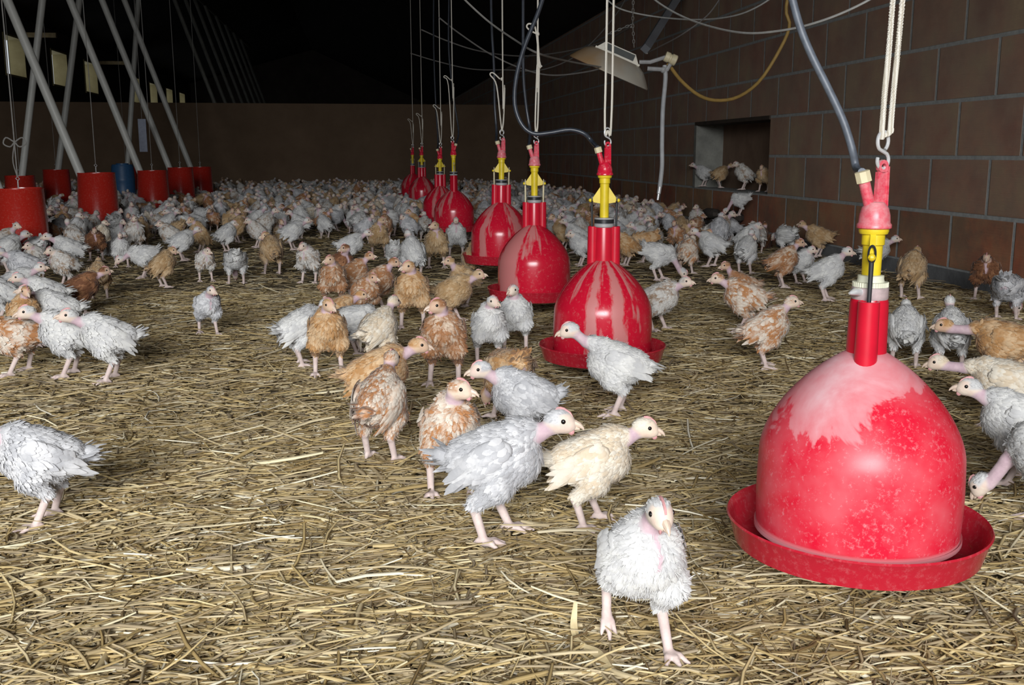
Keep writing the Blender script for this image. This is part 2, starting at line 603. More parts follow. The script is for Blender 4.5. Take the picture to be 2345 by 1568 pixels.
for bx, by, bz, wx_, wy_, hz in ((-.14, -.72, -.379, .13, .42, .11), (-.15, -.22, -.379, .14, .38, .13), (-.13, .28, -.379, .12, .40, .10), (-.10, -.5, -.26, .095, .40, .10), (-.10, .05, -.25, .095, .36, .08)):
    n_ = 5; pts_ = []
    m.ball((bx + wx_ / 2, by + wy_ / 2, bz + hz / 2), (wx_ * .62, wy_ * .60, hz * .62), seg=8, rings=5)
    m.v[-1] = np.clip(m.v[-1], (bx, by, bz), (bx + wx_, by + wy_, bz + hz))
m.build('rubble_step', MAT['ledge'], h)

# left wall with small deep windows beyond the partition
WFAR = [float(on_x(px, 180, XL)[1]) for px in (60, 155, 222, 318, 357, 392, 420)]    # far jambs as the photo shows them
WW, WZ0, WZ1 = 1.30, 2.24, 3.06
WY = [f - WW for f in WFAR]
m = MB(); edge = YF
for y in WY:
    m.box((XL - .3, edge, -.1), (XL, y, 3.5))
    m.box((XL - .3, y, -.1), (XL, y + WW, WZ0)).box((XL - .3, y, WZ1), (XL, y + WW, 3.5))
    edge = y + WW
m.box((XL - .3, edge, -.1), (XL, YB, 3.5))
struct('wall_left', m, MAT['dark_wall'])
for i, y in enumerate(WY):
    m = MB()
    m.box((XL - .31, y + WW - .03, WZ0), (XL + .02, y + WW + .01, WZ1))
    m.box((XL - .31, y - .01, WZ0), (XL + .02, y + .03, WZ1)).box((XL - .31, y, WZ0 - .01), (XL + .03, y + WW, WZ0 + .03))
    m.box((XL - .31, y, WZ1 - .03), (XL + .02, y + WW, WZ1 + .01))
    struct('window_%d' % (i + 1), m, MAT['lit_jamb'])
for i, y in enumerate((float(on_x(42, 73, XL)[1]), float(on_x(228, 134, XL)[1]))):
    b = MB().box((XL, y - .05, 3.08), (XL + .75, y + .05, 3.17)).build('wooden_bracket', MAT['wood'], smooth=False)
    tag(b, ['yellowish wooden bracket jutting from the left wall above the leftmost window', 'faint wooden bracket jutting from the left wall past the second window'][i], 'bracket', 'wooden brackets on the left wall')

# low partition across the barn
m = MB(); m.box((XL, YP, -.1), (XR, YP + .2, 1.59))
struct('wall_back', m, MAT['partition'])
m = MB(); m.box((XL - .3, YB, -.1), (XR + .45, YB + .3, 7))
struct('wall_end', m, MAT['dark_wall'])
# front wall with the wide doorway the daylight comes through (behind the camera)
m = MB()
m.box((XL - .3, YF - .25, -.1), (-4.5, YF, 7)).box((0.9, YF - .25, -.1), (XR + .45, YF, 7)).box((-4.5, YF - .25, 3.9), (0.9, YF, 7))
struct('wall_front', m, MAT['dark_wall'])
# roof
XM, ZM = -1.9, 5.0
m = MB()
for (x0, z0, x1, z1) in ((XL - .4, 3.45, XM, ZM), (XM, ZM, XR + .5, ZR - .05)):
    m.add([(x0, YF - .3, z0), (x1, YF - .3, z1), (x1, YB + .3, z1), (x0, YB + .3, z0), (x0, YF - .3, z0 + .12), (x1, YF - .3, z1 + .12), (x1, YB + .3, z1 + .12), (x0, YB + .3, z0 + .12)],
          [(0, 1, 2, 3), (7, 6, 5, 4), (0, 4, 5, 1), (1, 5, 6, 2), (2, 6, 7, 3), (3, 7, 4, 0)])
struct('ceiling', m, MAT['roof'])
a_, b_ = at_depth(1478, 112, 8.6), at_depth(1552, -6, 9.6)
a_, b_ = a_, b_ + (b_ - a_) * .55
bo = MB().tube([a_, b_], .045, 4).build('roof_brace', MAT['grey_beam'], smooth=False)
tag(bo, 'dim grey steel brace slanting behind the brooder hood', 'brace')

#%%EQUIP
# ------------------------------------------------------------------ drinkers
def zrow(d, y): return EYE - (y - 350) * d / FPX


def bell_profile(R, Htop):
    out = []
    for t in np.linspace(0, 1, 26):
        z = t * Htop
        if t < .42: r = R * (1.0 + .012 * math.sin(t / .42 * math.pi))
        else:
            u = (t - .42) / .58
            r = R * (1 - u ** 1.62) ** .75
        out.append((max(r, .012), z))
    return [(R * 1.02, -.004), (R * 1.02, .004)] + out[0:]


def drinker(loc, label, rot, bellmat, link_mat, ext=0.0, capmat='red_cap', inlet_dir=math.pi, near=True, neckH=.105, lean=(0, 0)):
    """bell drinker; local z=0 at the rim of the tray. returns root and local points"""
    seg = 64 if near else 36
    root = empty('bell_drinker', loc)
    root.rotation_euler = (lean[0], lean[1], 0)
    tag(root, label, 'drinker', 'red bell drinkers in a row')
    R, Ht, z0 = .154, .296, -.012
    MB().lathe([(max(r, .0), z + z0) for r, z in bell_profile(R, Ht)], seg).build('bell', MAT[bellmat], root)
    # tray: rolled rim, sloping side, floor
    MB().lathe([(.0, -.047), (.120, -.047), (.170, -.045), (.188, -.038), (.195, -.012), (.1995, .0), (.2015, .004), (.1995, .007), (.1955, .004), (.1915, -.004), (.187, -.024), (.176, -.036), (.12, -.040), (.0, -.040)], seg).build('tray', MAT['tray'], root)
    c, s = math.cos(rot), math.sin(rot)
    zt = z0 + Ht
    nz0, nz1 = zt - .012, zt + neckH - .012
    n = MB()
    n.lathe([(.0305, nz0 - .02), (.0285, nz1 - .006), (.027, nz1), (.023, nz1), (.023, nz1 - .02)], 28)
    n.build('neck', MAT['red_neck'], root)
    for sgn in (-1, 1):
        M = Matrix.Translation((c * .0345 * sgn, s * .0345 * sgn, 0))
        MB().lathe([(.0175, nz0 - .032), (.0158, nz1), (.0135, nz1 + .0005), (.0125, nz1 - .002), (.0125, nz1 - .03)], 20, M=M, cap1=True).build('guide_tube', MAT['red_neck'], root)
    # collar
    k = MB()
    if link_mat == 'black_plastic' and near and ext < .02:
        k.lathe([(.024, nz1 - .005), (.0275, nz1 + .002), (.0275, nz1 + .018), (.023, nz1 + .02)], 28)
        k.build('collar', MAT['clear_collar'], root)
        MB().tube([(-.02, -.012, nz1 + .012), (-.036, -.02, nz1 + .014), (-.045, -.024, nz1 + .012)], [.006, .006, .002], 10).build('spout', MAT['steel'], root)
        g = MB()
        for i in range(40):
            a = i * 2 * math.pi / 40
            g.box((-.0008, -.0008, 0), (.0008, .0008, .007)); g.v[-1] = g.v[-1] + np.array([.0255 * math.cos(a), .0255 * math.sin(a), nz1 + .019])
        g.lathe([(.02, nz1 + .0185), (.0255, nz1 + .019), (.0255, nz1 + .026), (.0205, nz1 + .0265), (.0195, nz1 + .031), (.0195, nz1 + .036), (.015, nz1 + .037)], 32)
        g.build('lock_nut', MAT['ivory'], root)
        zv0 = nz1 + .036
    else:
        k.lathe([(.026, nz1 - .004), (.031, nz1), (.031, nz1 + .008), (.029, nz1 + .009), (.029, nz1 + .022), (.031, nz1 + .023), (.031, nz1 + .027), (.015, nz1 + .028)], 28)
        k.build('collar', MAT['grey_plastic'], root)
        MB().lathe([(.0293, nz1 + .010), (.0305, nz1 + .011), (.0305, nz1 + .021), (.0293, nz1 + .022)], 28).build('collar_band', MAT['black_plastic'], root)
        zv0 = nz1 + .027
    zv1 = nz1 + .107 + ext
    zp = zv0 + .035 + ext * .45
    b = MB()
    b.lathe([(.0140, zv0 - .006), (.0146, zv1 - .026), (.017, zv1 - .024), (.017, zv1 - .009), (.0205, zv1 - .008), (.022, zv1 - .004), (.022, zv1), (.01, zv1 + .001)], 24)
    # fins with pegs
    for sgn in (-1, 1):
        Mf = Matrix.Rotation(rot, 4, 'Z')
        b.prism([(.010 * sgn, zp - .014), (.034 * sgn, zp - .010), (.036 * sgn, zp + .004), (.013 * sgn, zp + .038), (.010 * sgn, zp + .038)][::sgn], -.004, .004, M=Mf)
        b.ball((c * .043 * sgn, s * .043 * sgn, zp - .004), (.006, .006, .006), seg=8, rings=6)
        b.tube([(c * .03 * sgn, s * .03 * sgn, zp - .004), (c * .045 * sgn, s * .045 * sgn, zp - .004)], .003, 6)
    b.build('valve', MAT['yellow'], root)
    for sgn in (-1, 1):
        lk = MB()
        x = .0385 * sgn
        tx, ty = -s, c                                    # direction across the fins
        loop = []
        for a in np.linspace(-math.pi / 2, math.pi * 1.5, 21):
            loop.append((c * x + tx * .005 * math.cos(a), s * x + ty * .005 * math.cos(a), zp + .0 + .013 * math.sin(a)))
        lk.tube(loop, .0018, 6)
        lk.tube([(c * x, s * x, zp - .012), (c * x * .97, s * x * .97, nz1 - .012)], [.0038, .0032], 8)
        lk.build('link', MAT[link_mat], root)
    # red cap, inlet, hanger
    zc = zv1
    MB().lathe([(.0215, zc - .001), (.0255, zc + .001), (.0255, zc + .006), (.0232, zc + .009), (.0225, zc + .020), (.0195, zc + .031), (.013, zc + .039), (.0, zc + .041)], 28).build('cap', MAT[capmat], root)
    ix, iy = math.cos(inlet_dir), math.sin(inlet_dir)
    p0 = np.array([ix * .008, iy * .008, zc + .03]); p1 = np.array([ix * .020, iy * .020, zc + .072])
    MB().tube([p0, p1], .0085, 12).build('inlet', MAT[capmat], root)
    d = (p1 - p0) / np.linalg.norm(p1 - p0)
    MB().tube([p1 - d * .004, p1 - d * .003, p1 + d * .013, p1 + d * .014], [.009, .0118, .0118, .009], 8).build('hose_nut', MAT['cream'], root, angle=30)
    hb = MB()
    hx, hy = -ix * .007, -iy * .007
    w0, w1, ztop = .0105, .0092, zc + .102
    Mh = Matrix.Translation((hx, hy, 0)) @ Matrix.Rotation(.25, 4, 'Z')
    outer = [(-w0, zc + .030), (w0, zc + .030), (w1, ztop - .008), (w1 * .7, ztop - .002), (0, ztop), (-w1 * .7, ztop - .002), (-w1, ztop - .008)]
    # plate with an eye hole
    hole = [(.0045 * math.cos(a), ztop - .010 + .0045 * math.sin(a)) for a in np.linspace(0, 2 * math.pi, 12, endpoint=False)]
    hb.prism([(-w0, zc + .030), (w0, zc + .030), (w1, ztop - .018), (-w1, ztop - .018)], -.0035, .0035, M=Mh)
    ringo = [(.0092 * math.cos(a), ztop - .010 + .010 * math.sin(a)) for a in np.linspace(0, 2 * math.pi, 12, endpoint=False)]
    for i in range(12):
        j = (i + 1) % 12
        hb.prism([hole[i], hole[j], ringo[j], ringo[i]], -.0035, .0035, M=Mh)
    hb.prism([(w0 - .002, zc + .030), (w0, zc + .030), (w1, ztop - .01), (w1 - .002, ztop - .01)], -.006, .006, M=Mh)
    hb.build('hanger', MAT[capmat], root, smooth=False)
    return root, np.array(loc) + (hx, hy, ztop - .010), np.array(loc) + p1 + d * .012


def s_hook(p, label, r=.0122, w=.0026):
    """p = eye of the hanger"""
    m = MB()
    pts = []
    for a in np.linspace(math.radians(-200), math.radians(60), 16):
        pts.append((r * .95 * math.cos(a), 0, r * .9 + r * math.sin(a) - .002))
    for a in np.linspace(math.radians(240), math.radians(-60), 18):
        pts.append((r * .95 * math.cos(a) * .95, .002, r * 3.05 + r * 1.15 * math.sin(a)))
    m.tube(spline(pts, 50), w, 8)
    o = m.build('s_hook', MAT['steel'], loc=tuple(p))
    o.rotation_euler = (0, 0, .35)
    tag(o, label, 's hook', 'hooks the drinkers hang from')
    return np.array(p) + (0, 0, r * 3.4)


def rope_obj(paths, label, r, twist=False, group='ropes holding up the drinkers', knots=()):
    m = MB()
    for P in paths:
        P = np.asarray(P, float)
        if twist:
            L = np.linalg.norm(np.diff(P, axis=0), axis=1).sum()
            n = int(L / .0035)
            Q = spline(P, n)
            for k in range(3):
                a = np.arange(n) / n * L / .018 * 2 * math.pi + k * 2.094
                off = np.stack([np.cos(a), np.sin(a), np.zeros(n)], 1) * r * .52
                m.tube(Q + off, r * .60, 5)
        else:
            m.tube(P, r, 6)
    for k in knots: m.ball(k, (r * 2.2, r * 2.2, r * 2.6), seg=8, rings=6)
    o = m.build('rope', MAT['rope'])
    return tag(o, label, 'rope', group)


def roof_z(x):
    return (ZM + (x - XM) / (XR + .5 - XM) * (ZR - .05 - ZM)) if x > XM else (3.45 + (x - XL + .4) / (XM - XL + .4) * (ZM - 3.45))


ordn = ['nearest', 'second', 'third', 'fourth', 'fifth', 'sixth', 'seventh', 'eighth']
DR = []
# (px of axis, depth, rim z, ext, rot, bell, links, cap)
rows = [
    (1960, 1.64, .127, .000, math.radians(62), 'bell_top', 'black_plastic', 'red_cap'),
    (1379, 3.28, .098, .050, math.radians(-13), 'bell_streak0', 'black_plastic', 'red_cap_clean'),
    (1223, 4.43, .128, .045, math.radians(-9), 'bell_streak1', 'cream', 'red_cap'),
    (1147, 5.40, .176, .030, math.radians(-6), 'bell_streak2', 'cream', 'red_cap'),
    (1040, 7.95, .150, .045, math.radians(88), 'bell_streak3', 'grey_plastic', 'red_cap_clean'),
    (1009, 9.20, .140, .030, math.radians(5), 'bell_streak0', 'cream', 'red_cap_clean'),
    (967, 11.8, .165, .030, math.radians(20), 'bell_streak2', 'grey_plastic', 'red_cap_clean'),
    (946, 13.7, .165, .030, math.radians(60), 'bell_streak3', 'grey_plastic', 'red_cap_clean'),
]
dlabel = [
    'large red bell drinker nearest the camera, dome cloudy with pale dust',
    'second red bell drinker from the camera, pale dust streaks down its dome',
    'third red bell drinker, broad dusty stripe on the left of its dome',
    'fourth red bell drinker, standing behind the one with the broad dusty stripe',
    'fifth red bell drinker, small dome edged with pale dust among the chickens',
    'sixth red bell drinker, half hidden behind the fifth',
    'seventh red bell drinker, dim and small near the far wall',
    'last red bell drinker of the row, almost lost in the dark',
]
for i, (px, d, rz, ext, rot, bm_, lk, cp) in enumerate(rows):
    p = at_depth(px, EYE and (350 + (EYE - rz) * FPX / d), d)
    loc = (float(p[0]), float(p[1]), rz)
    near = i < 4
    inl = math.pi - .1 if i != 4 else .4
    root, eye, nut = drinker(loc, dlabel[i], rot, bm_, lk, ext, cp, inl, near, neckH=[.082, .105, .095, .09, .11, .1, .1, .1][i], lean=(0, [.0, 0, 0, .01, 0, 0, 0, 0][i]))
    DR.append((loc, eye, nut, d))

for i, (loc, eye, nut, d) in enumerate(DR):
    th = ['nearest', 'second', 'third', 'fourth', 'fifth', 'sixth', 'seventh', 'last'][i]
    top = s_hook(eye, 'steel S-shaped hook in the hanger of the %s drinker' % th, w=.0024 if i else .0028)
    zr = roof_z(top[0]) - .01
    x, y, z = top
    if i == 0:
        A = [(x - .004, y, z), (x - .004, y, z + .05), (x + .002, y, z + .5), (x + .012, y, zr)]
        B = [(x - .004, y, z + .002), (x + .009, y, z + .012), (x + .010, y, z + .06), (x + .024, y, z + .5), (x + .10, y, zr)]
        rope_obj([spline(A, 30), spline(B, 30)], 'thick twisted pale rope pair holding the nearest drinker', .0041, twist=True)
    elif i == 1:
        A = [(x, y, z), (x - .010, y, z + .03), (x - .009, y, z + .5), (x - .014, y, zr)]
        B = [(x, y, z), (x + .010, y, z + .03), (x + .011, y, z + .5), (x + .006, y, zr)]
        rope_obj([spline(A, 24), spline(B, 24)], 'pale doubled cord holding the second drinker', .0036)
    elif i == 2:
        k = z + .27
        A = [(x, y, z), (x - .005, y, z + .05), (x + .002, y, k), (x + .004, y, k + .12), (x + .002, y, zr)]
        B = [(x, y, z), (x + .006, y, z + .05), (x + .010, y, k), (x + .004, y, k + .12)]
        Cc = [(x + .002, y, k + .13), (x - .03, y, k + .145), (x - .042, y, k + .16), (x - .03, y, k + .17), (x - .005, y, k + .15), (x + .012, y, k + .02), (x + .022, y, k)]
        rope_obj([spline(A, 30), spline(B, 20), spline(Cc, 24)], 'cord knotted into a small loop above the third drinker', .0036, knots=[(x + .004, y, k + .13), (x + .012, y, k)])
    else:
        k = z + [0, 0, 0, .26, .42, .30, .3, .3][i]
        A = [(x, y, z), (x - .008, y, z + .06), (x - .028, y, k - .03), (x - .06, y, k + .02), (x - .045, y, k + .03), (x - .01, y, k)]
        B = [(x, y, z), (x + .008, y, z + .06), (x + .014, y, k - .03), (x + .004, y, k + .04), (x - .004, y, zr)]
        rope_obj([spline(A, 24), spline(B, 24)], ['', '', '', 'thin cord with a loose loop above the fourth drinker', 'thin cord with a long slack loop above the fifth drinker',
                 'thin dark cord holding the sixth drinker', 'thin dark cord holding the seventh drinker', 'thin dark cord holding the last drinker'][i], .0036, knots=[(x, y, k)])


def hose_obj(pts, r, mat, label, cat='hose', group=None, n=60, name='water_hose'):
    o = MB().tube(spline(pts, n), r, 10).build(name, MAT[mat])
    return tag(o, label, cat, group)


def hose_px(i, pix, r, mat, label, extra=()):
    d = DR[i][3]
    pts = [DR[i][2]] + [at_depth(x, y, d - .02) for x, y in pix] + list(extra)
    top = np.array(pts[-1]); zr = roof_z(top[0])
    for f_ in np.linspace(.04, 1, 12): pts.append(np.array([top[0], top[1], top[2] + (zr - .02 - top[2]) * f_]))
    hose_obj(pts, r, mat, label, group='hoses feeding the drinkers', n=90)


hose_px(0, [(1961, 385), (1951, 340), (1930, 275), (1895, 200), (1860, 130), (1835, 70), (1815, 0), (1800, -70)], .0064, 'hose_dusty', 'dusty black hose curving down to the nearest drinker')
hose_px(1, [(1356, 325), (1338, 306), (1305, 297), (1260, 304), (1222, 306), (1195, 285), (1179, 240), (1182, 180), (1200, 110), (1230, 35), (1245, -10), (1262, -70)], .0072, 'hose', 'glossy black hose bending sideways to the second drinker')
hose_px(2, [(1214, 300), (1206, 250), (1199, 180), (1198, 90), (1198, 0), (1198, -60)], .0068, 'hose', 'black hose hanging straight down to the third drinker')
hose_px(3, [(1137, 300), (1133, 240), (1131, 150), (1126, 60), (1124, -40)], .0068, 'hose', 'black hose hanging down to the fourth drinker')
hose_px(4, [(1050, 300), (1040, 230), (1028, 120), (1028, 0), (1028, -40)], .0068, 'hose', 'dark hose hanging down to the fifth drinker')
hose_px(5, [(1003, 320), (997, 220), (993, 100), (993, 0)], .0068, 'hose', 'dark hose hanging down to the sixth drinker')

# ------------------------------------------------------------------ feed hoppers and drop pipes
AUGA, AUGB = (-3.62, 4.2), (-3.02, 4.2)


def hopper(x, y, zt, label, rt=.150, rb=.176, h=.46, wire_top=True):
    root = empty('feed_hopper', (x, y, zt - h))
    tag(root, label, 'feed hopper', 'red feed hoppers')
    MB().lathe([(rb - .012, .0), (rb, .0), (rb - .002, .01), (rt + .004, h - .012), (rt + .006, h - .008), (rt + .005, h), (rt - .004, h), (rt - .006, h - .02), (rb - .012, .0)], 48).build('hopper_tube', MAT['hopper'], root)
    MB().lathe([(.0, -.055), (rb + .02, -.055), (rb + .055, -.03), (rb + .058, -.0), (rb + .052, -.002), (rb + .02, -.04), (.0, -.04)], 40).build('feed_pan', MAT['hopper'], root)
    MB().tube([(-rt + .01, 0, h - .03), (rt - .01, 0, h - .03)], .004, 6).build('crossbar', MAT['steel'], root)
    m = MB(); m.tube([(0, 0, h - .03), (0, 0, h + .045)], .0045, 6)
    m.tube([(0, .0, h + .045), (.012, 0, h + .06), (0, 0, h + .075), (-.012, 0, h + .062), (0, 0, h + .05)], .003, 6)
    m.build('hanging_rod', MAT['steel'], root)
    return root


hp = [(42, 6.9, .470, 'nearest red feed hopper, cut by the left edge'), (220, 8.9, .533, 'second red feed hopper from the left edge with a pipe dropping into it'),
      (348, 11.25, .513, 'third red feed hopper of the front row, just right of the blue barrel'), (412, 13.0, .521, 'fourth red feed hopper of the front row, between the third and the farthest'),
      (458, 14.6, .506, 'farthest red feed hopper of the front row'), (128, 12.9, .496, 'small red feed hopper of the rear row, left of the second front hopper'),
      (45, 11.5, .452, 'red feed hopper of the rear row behind the nearest hopper'), (288, 15.6, .49, 'red feed hopper hidden behind the blue barrel')]
HOP = []
plab = ['grey feed pipe dropping into the nearest red hopper', 'thick grey feed pipe dropping into the second red hopper', 'grey feed pipe slanting into the third red hopper', 'grey feed pipe slanting into the fourth red hopper',
        'grey feed pipe slanting into the farthest red hopper', 'dim feed pipe leaning right above the small rear hopper', 'dim feed pipe leaning right above the hopper behind the nearest one', 'dim feed pipe leaning right behind the blue barrel']


def feed_pipe(a, b, label, r=.038, mat='pipe'):
    o = MB().tube([a, b], r, 16).build('feed_pipe', MAT[mat])
    return tag(o, label, 'feed pipe', 'feed pipes dropping from the auger')


for k, (px, d, zt, lab) in enumerate(hp):
    p = at_depth(px, 350 + (EYE - zt) * FPX / d, d)
    hopper(p[0], p[1], zt, lab)
    HOP.append((p[0], p[1], zt))
    if k < 5: a = (p[0] - .105, p[1] - .03, zt - .06)
    else: a = (p[0] + .02, p[1] - .02, zt - .06)
    au = AUGA if k < 5 else AUGB
    feed_pipe(a, (au[0], p[1], au[1]), plab[k])
    w = MB(); rt_ = roof_z(p[0])
    w.tube(spline([(p[0], p[1], zt + .07), (p[0] - .005, p[1], zt + 1.2), (p[0] - .03, p[1], rt_)], 12), .0035 if k else .0045, 6)
    if k == 0:
        for s_ in (-1, 1):
            w.tube(spline([(p[0], p[1], zt + .30), (p[0] + .05 * s_, p[1], zt + .33), (p[0] + .07 * s_, p[1], zt + .29), (p[0] + .03 * s_, p[1], zt + .27), (p[0], p[1], zt + .30)], 16), .005, 6)
        w.tube(spline([(p[0], p[1], zt + .30), (p[0] - .02, p[1], zt + .18), (p[0], p[1], zt + .07)], 8), .004, 6)
    tag(w.build('hanging_wire', MAT['wire']), ['thin cord with a bow knot above the nearest red hopper', 'thin wire holding up the second red hopper', 'thin wire holding up the third red hopper', 'thin wire holding up the fourth red hopper',
        'thin wire holding up the farthest front-row hopper', 'thin wire above the small rear hopper', 'thin wire of the rear hopper behind the nearest one', 'thin wire of the hopper behind the blue barrel'][k], 'wire', 'wires holding the feed hoppers')
# pipes of the same lines beyond the low partition
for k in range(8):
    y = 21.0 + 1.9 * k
    feed_pipe((-2.20, y, .0), (AUGA[0], y, AUGA[1]), 'faint feed pipe leaning left in the dark beyond the low partition', mat='pipe_shaded')
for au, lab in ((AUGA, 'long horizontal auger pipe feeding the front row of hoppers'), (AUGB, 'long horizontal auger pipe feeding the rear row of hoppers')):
    o = MB().tube([(au[0], 5.0, au[1] + .03), (au[0], 37 if au is AUGA else 17, au[1] + .03)], .05, 14).build('feed_auger', MAT['pipe_shaded'])
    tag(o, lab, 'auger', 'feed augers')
p = at_depth(285, 452, 13.7)
bar = empty('blue_barrel', (p[0], p[1], 0)); tag(bar, 'blue plastic barrel in the dark between two red hoppers', 'barrel')
MB().lathe([(0, 0), (.135, 0), (.142, .02), (.147, .15), (.153, .17), (.147, .19), (.147, .33), (.153, .35), (.147, .37), (.140, .52), (.13, .55), (0, .55)], 32).build('barrel_body', MAT['blue'], bar)
MB().lathe([(0, .545), (.08, .545), (.08, .565), (0, .565)], 24).build('barrel_lid', MAT['blue'], bar)
p = at_depth(327, 310, 12.2)
pn = MB().box((-.045, -.008, -.19), (.045, .008, .19)).build('hanging_board', MAT['panel_grey'], smooth=False, loc=tuple(p))
tag(pn, 'narrow pale grey board hanging between the feed pipes', 'board')
w = MB().tube([(p[0], p[1], p[2] + .19), (p[0], p[1], roof_z(p[0]))], .003, 6).build('hanging_wire', MAT['wire'])
tag(w, 'thin wire holding up the narrow pale board', 'wire', 'wires holding the feed hoppers')

# ------------------------------------------------------------------ gas brooder, its hoses, loose cables
D = 6.1
c = at_depth(1402, 148, D)
br = empty('gas_brooder', tuple(c))
br.rotation_euler = (math.radians(6), math.radians(23), -YAW)
tag(br, 'tilted gas brooder hood with rust stains hanging by the block wall', 'brooder')
m = MB()
m.lathe([(.245, -.055), (.252, -.052), (.250, -.044), (.225, -.012), (.190, .028), (.150, .052), (.146, .050), (.185, .022), (.220, -.016), (.245, -.055)], 48)
m.build('hood', MAT['hood'], br)
m = MB(); m.box((-.135, -.07, .05), (.145, .07, .062)); m.prism([(-.125, .062), (.135, .062), (.10, .105), (-.09, .105)], -.06, .06)
m.build('burner_box', MAT['hood_white'], br, smooth=False)
m = MB()
for k in range(9): m.box((-.075 + k * .019, -.0625, .066), (-.064 + k * .019, -.0595, .098))
m.box((-.08, -.0612, .064), (.10, -.0602, .1))
m.build('grille', MAT['burner_dark'], br, smooth=False)
M = Matrix.Translation((.30, 0, .165)) @ Matrix.Rotation(math.pi / 2, 4, 'Y')
m = MB(); m.lathe([(.0, -.035), (.028, -.035), (.030, -.03), (.030, -.008), (.026, -.006), (.026, .004), (.032, .006), (.032, .034), (.028, .038), (0, .038)], 24, M=M)
m.build('gas_valve', MAT['cream'], br)
m = MB(); m.tube([(.14, 0, .075), (.20, 0, .10), (.27, 0, .16)], .012, 8); m.tube([(.20, .0, .06), (.27, 0, .085), (.31, 0, .10), (.315, 0, .15)], .013, 8); m.ball((.29, 0, .09), .020, seg=8, rings=6)
m.build('pipe_fitting', MAT['grey_plastic'], br)
a = [at_depth(x, y, D) for x, y in [(1522, 150), (1524, 180), (1518, 250), (1516, 330), (1516, 380), (1511, 428)]]
hs = empty('drain_hose', tuple(a[0])); tag(hs, 'pale grey hose hanging straight down beside the brooder hood', 'hose')
MB().tube(spline([q - a[0] for q in a], 40), .0135, 10).build('hose_tube', MAT['pale_hose'], hs)
t0 = at_depth(1511, 428, D) - a[0]; t1 = at_depth(1506, 458, D) - a[0]
MB().tube([t0, t0 + (t1 - t0) * .5, t0 + (t1 - t0) * .55, t1], [.012, .012, .008, .007], 10).build('metal_tip', MAT['steel'], hs)
gp = [at_depth(x, y, D + k) for x, y, k in [(1530, 146, 0), (1560, 185, .1), (1600, 218, .2), (1640, 230, .3), (1690, 222, .4), (1740, 185, .5), (1785, 115, .5), (1808, 60, .5), (1800, 20, .5), (1815, -60, .5)]]
g0 = gp[-1]
for f_ in np.linspace(.1, 1, 8): gp.append(np.array([g0[0], g0[1], g0[2] + (roof_z(g0[0]) - .02 - g0[2]) * f_]))
hose_obj(gp, .011, 'gas_hose', 'yellow gas hose drooping in a deep curve from the brooder to the roof', name='gas_hose')


def chain(p, q, label):
    p, q = np.array(p), np.array(q)
    L = np.linalg.norm(q - p); n = max(3, int(L / .022))
    d = (q - p) / L
    u = np.cross(d, (.3, .9, .1)); u /= np.linalg.norm(u); w = np.cross(d, u)
    m = MB()
    for i in range(n):
        cc = p + d * (i + .5) * L / n; s_ = u if i % 2 else w
        m.tube([cc + d * .013 * math.cos(a) + s_ * .006 * math.sin(a) for a in np.linspace(0, 2 * math.pi, 9)], .0022, 4)
    return tag(m.build('chain', MAT['wire']), label, 'chain', 'chains holding the brooder')


hk = at_depth(1452, 108, D); apex = at_depth(1449, 55, D)
chain(hk, apex, 'short chain from the right end of the brooder up to the knot')
chain(at_depth(1388, 80, D), apex, 'slanting chain from the middle of the brooder to the knot')
chain(apex, (apex[0], apex[1], roof_z(apex[0])), 'vertical chain the brooder hangs from')


def cable(pix, r, mat, label):
    pts = [at_depth(x, y, d) for x, y, d in pix]
    o = MB().tube(spline(pts, 60), r, 6).build('cable', MAT[mat])
    tag(o, label, 'cable', 'loose cables under the roof')


cable([(1440, -60, 6.2), (1500, 0, 6), (1580, 45, 5.6), (1690, 74, 5), (1790, 70, 4.7), (1890, 45, 4.5), (1990, 0, 4.4), (2060, -50, 4.4)], .0055, 'cable_white', 'white cable sagging across the top right of the block wall')
cable([(1380, -10, 8), (1420, 20, 8), (1500, 38, 8), (1600, 45, 7.6), (1690, 34, 7.2), (1760, 0, 7), (1800, -40, 7)], .006, 'cable_white', 'thin pale cable sagging above the brooder')
cable([(1660, -20, 7), (1620, 35, 7), (1560, 80, 7), (1500, 112, 6.6), (1482, 122, 6.2)], .005, 'cable_dark', 'dark cable running up to the right from the brooder')
cable([(1040, -30, 5.2), (1065, 0, 5.2), (1120, 50, 5.2), (1180, 92, 5), (1232, 122, 4.7), (1300, 140, 5.4), (1400, 158, 6), (1470, 172, 6.1)], .005, 'wire', 'thin wire slanting down behind the third drinker to the brooder')
cable([(1005, 40, 8), (1050, 75, 8), (1120, 122, 8), (1190, 155, 8), (1260, 172, 8), (1340, 165, 8), (1400, 150, 8)], .006, 'cable_dark', 'dark cable sagging between the fifth drinker and the brooder')
cable([(965, 68, 9.5), (1020, 92, 9.5), (1090, 115, 9.5), (1180, 128, 9), (1270, 122, 8.4), (1370, 100, 7.6), (1445, 62, 6.6)], .006, 'cable_dark', 'dark cable arching down from the left above the drinkers')
cable([(940, 122, 11), (1000, 140, 11), (1080, 158, 11), (1160, 160, 11), (1240, 160, 11), (1330, 120, 11), (1420, 20, 11), (1450, -60, 11)], .006, 'cable_dark', 'faint cable low in the dark behind the drinker ropes')

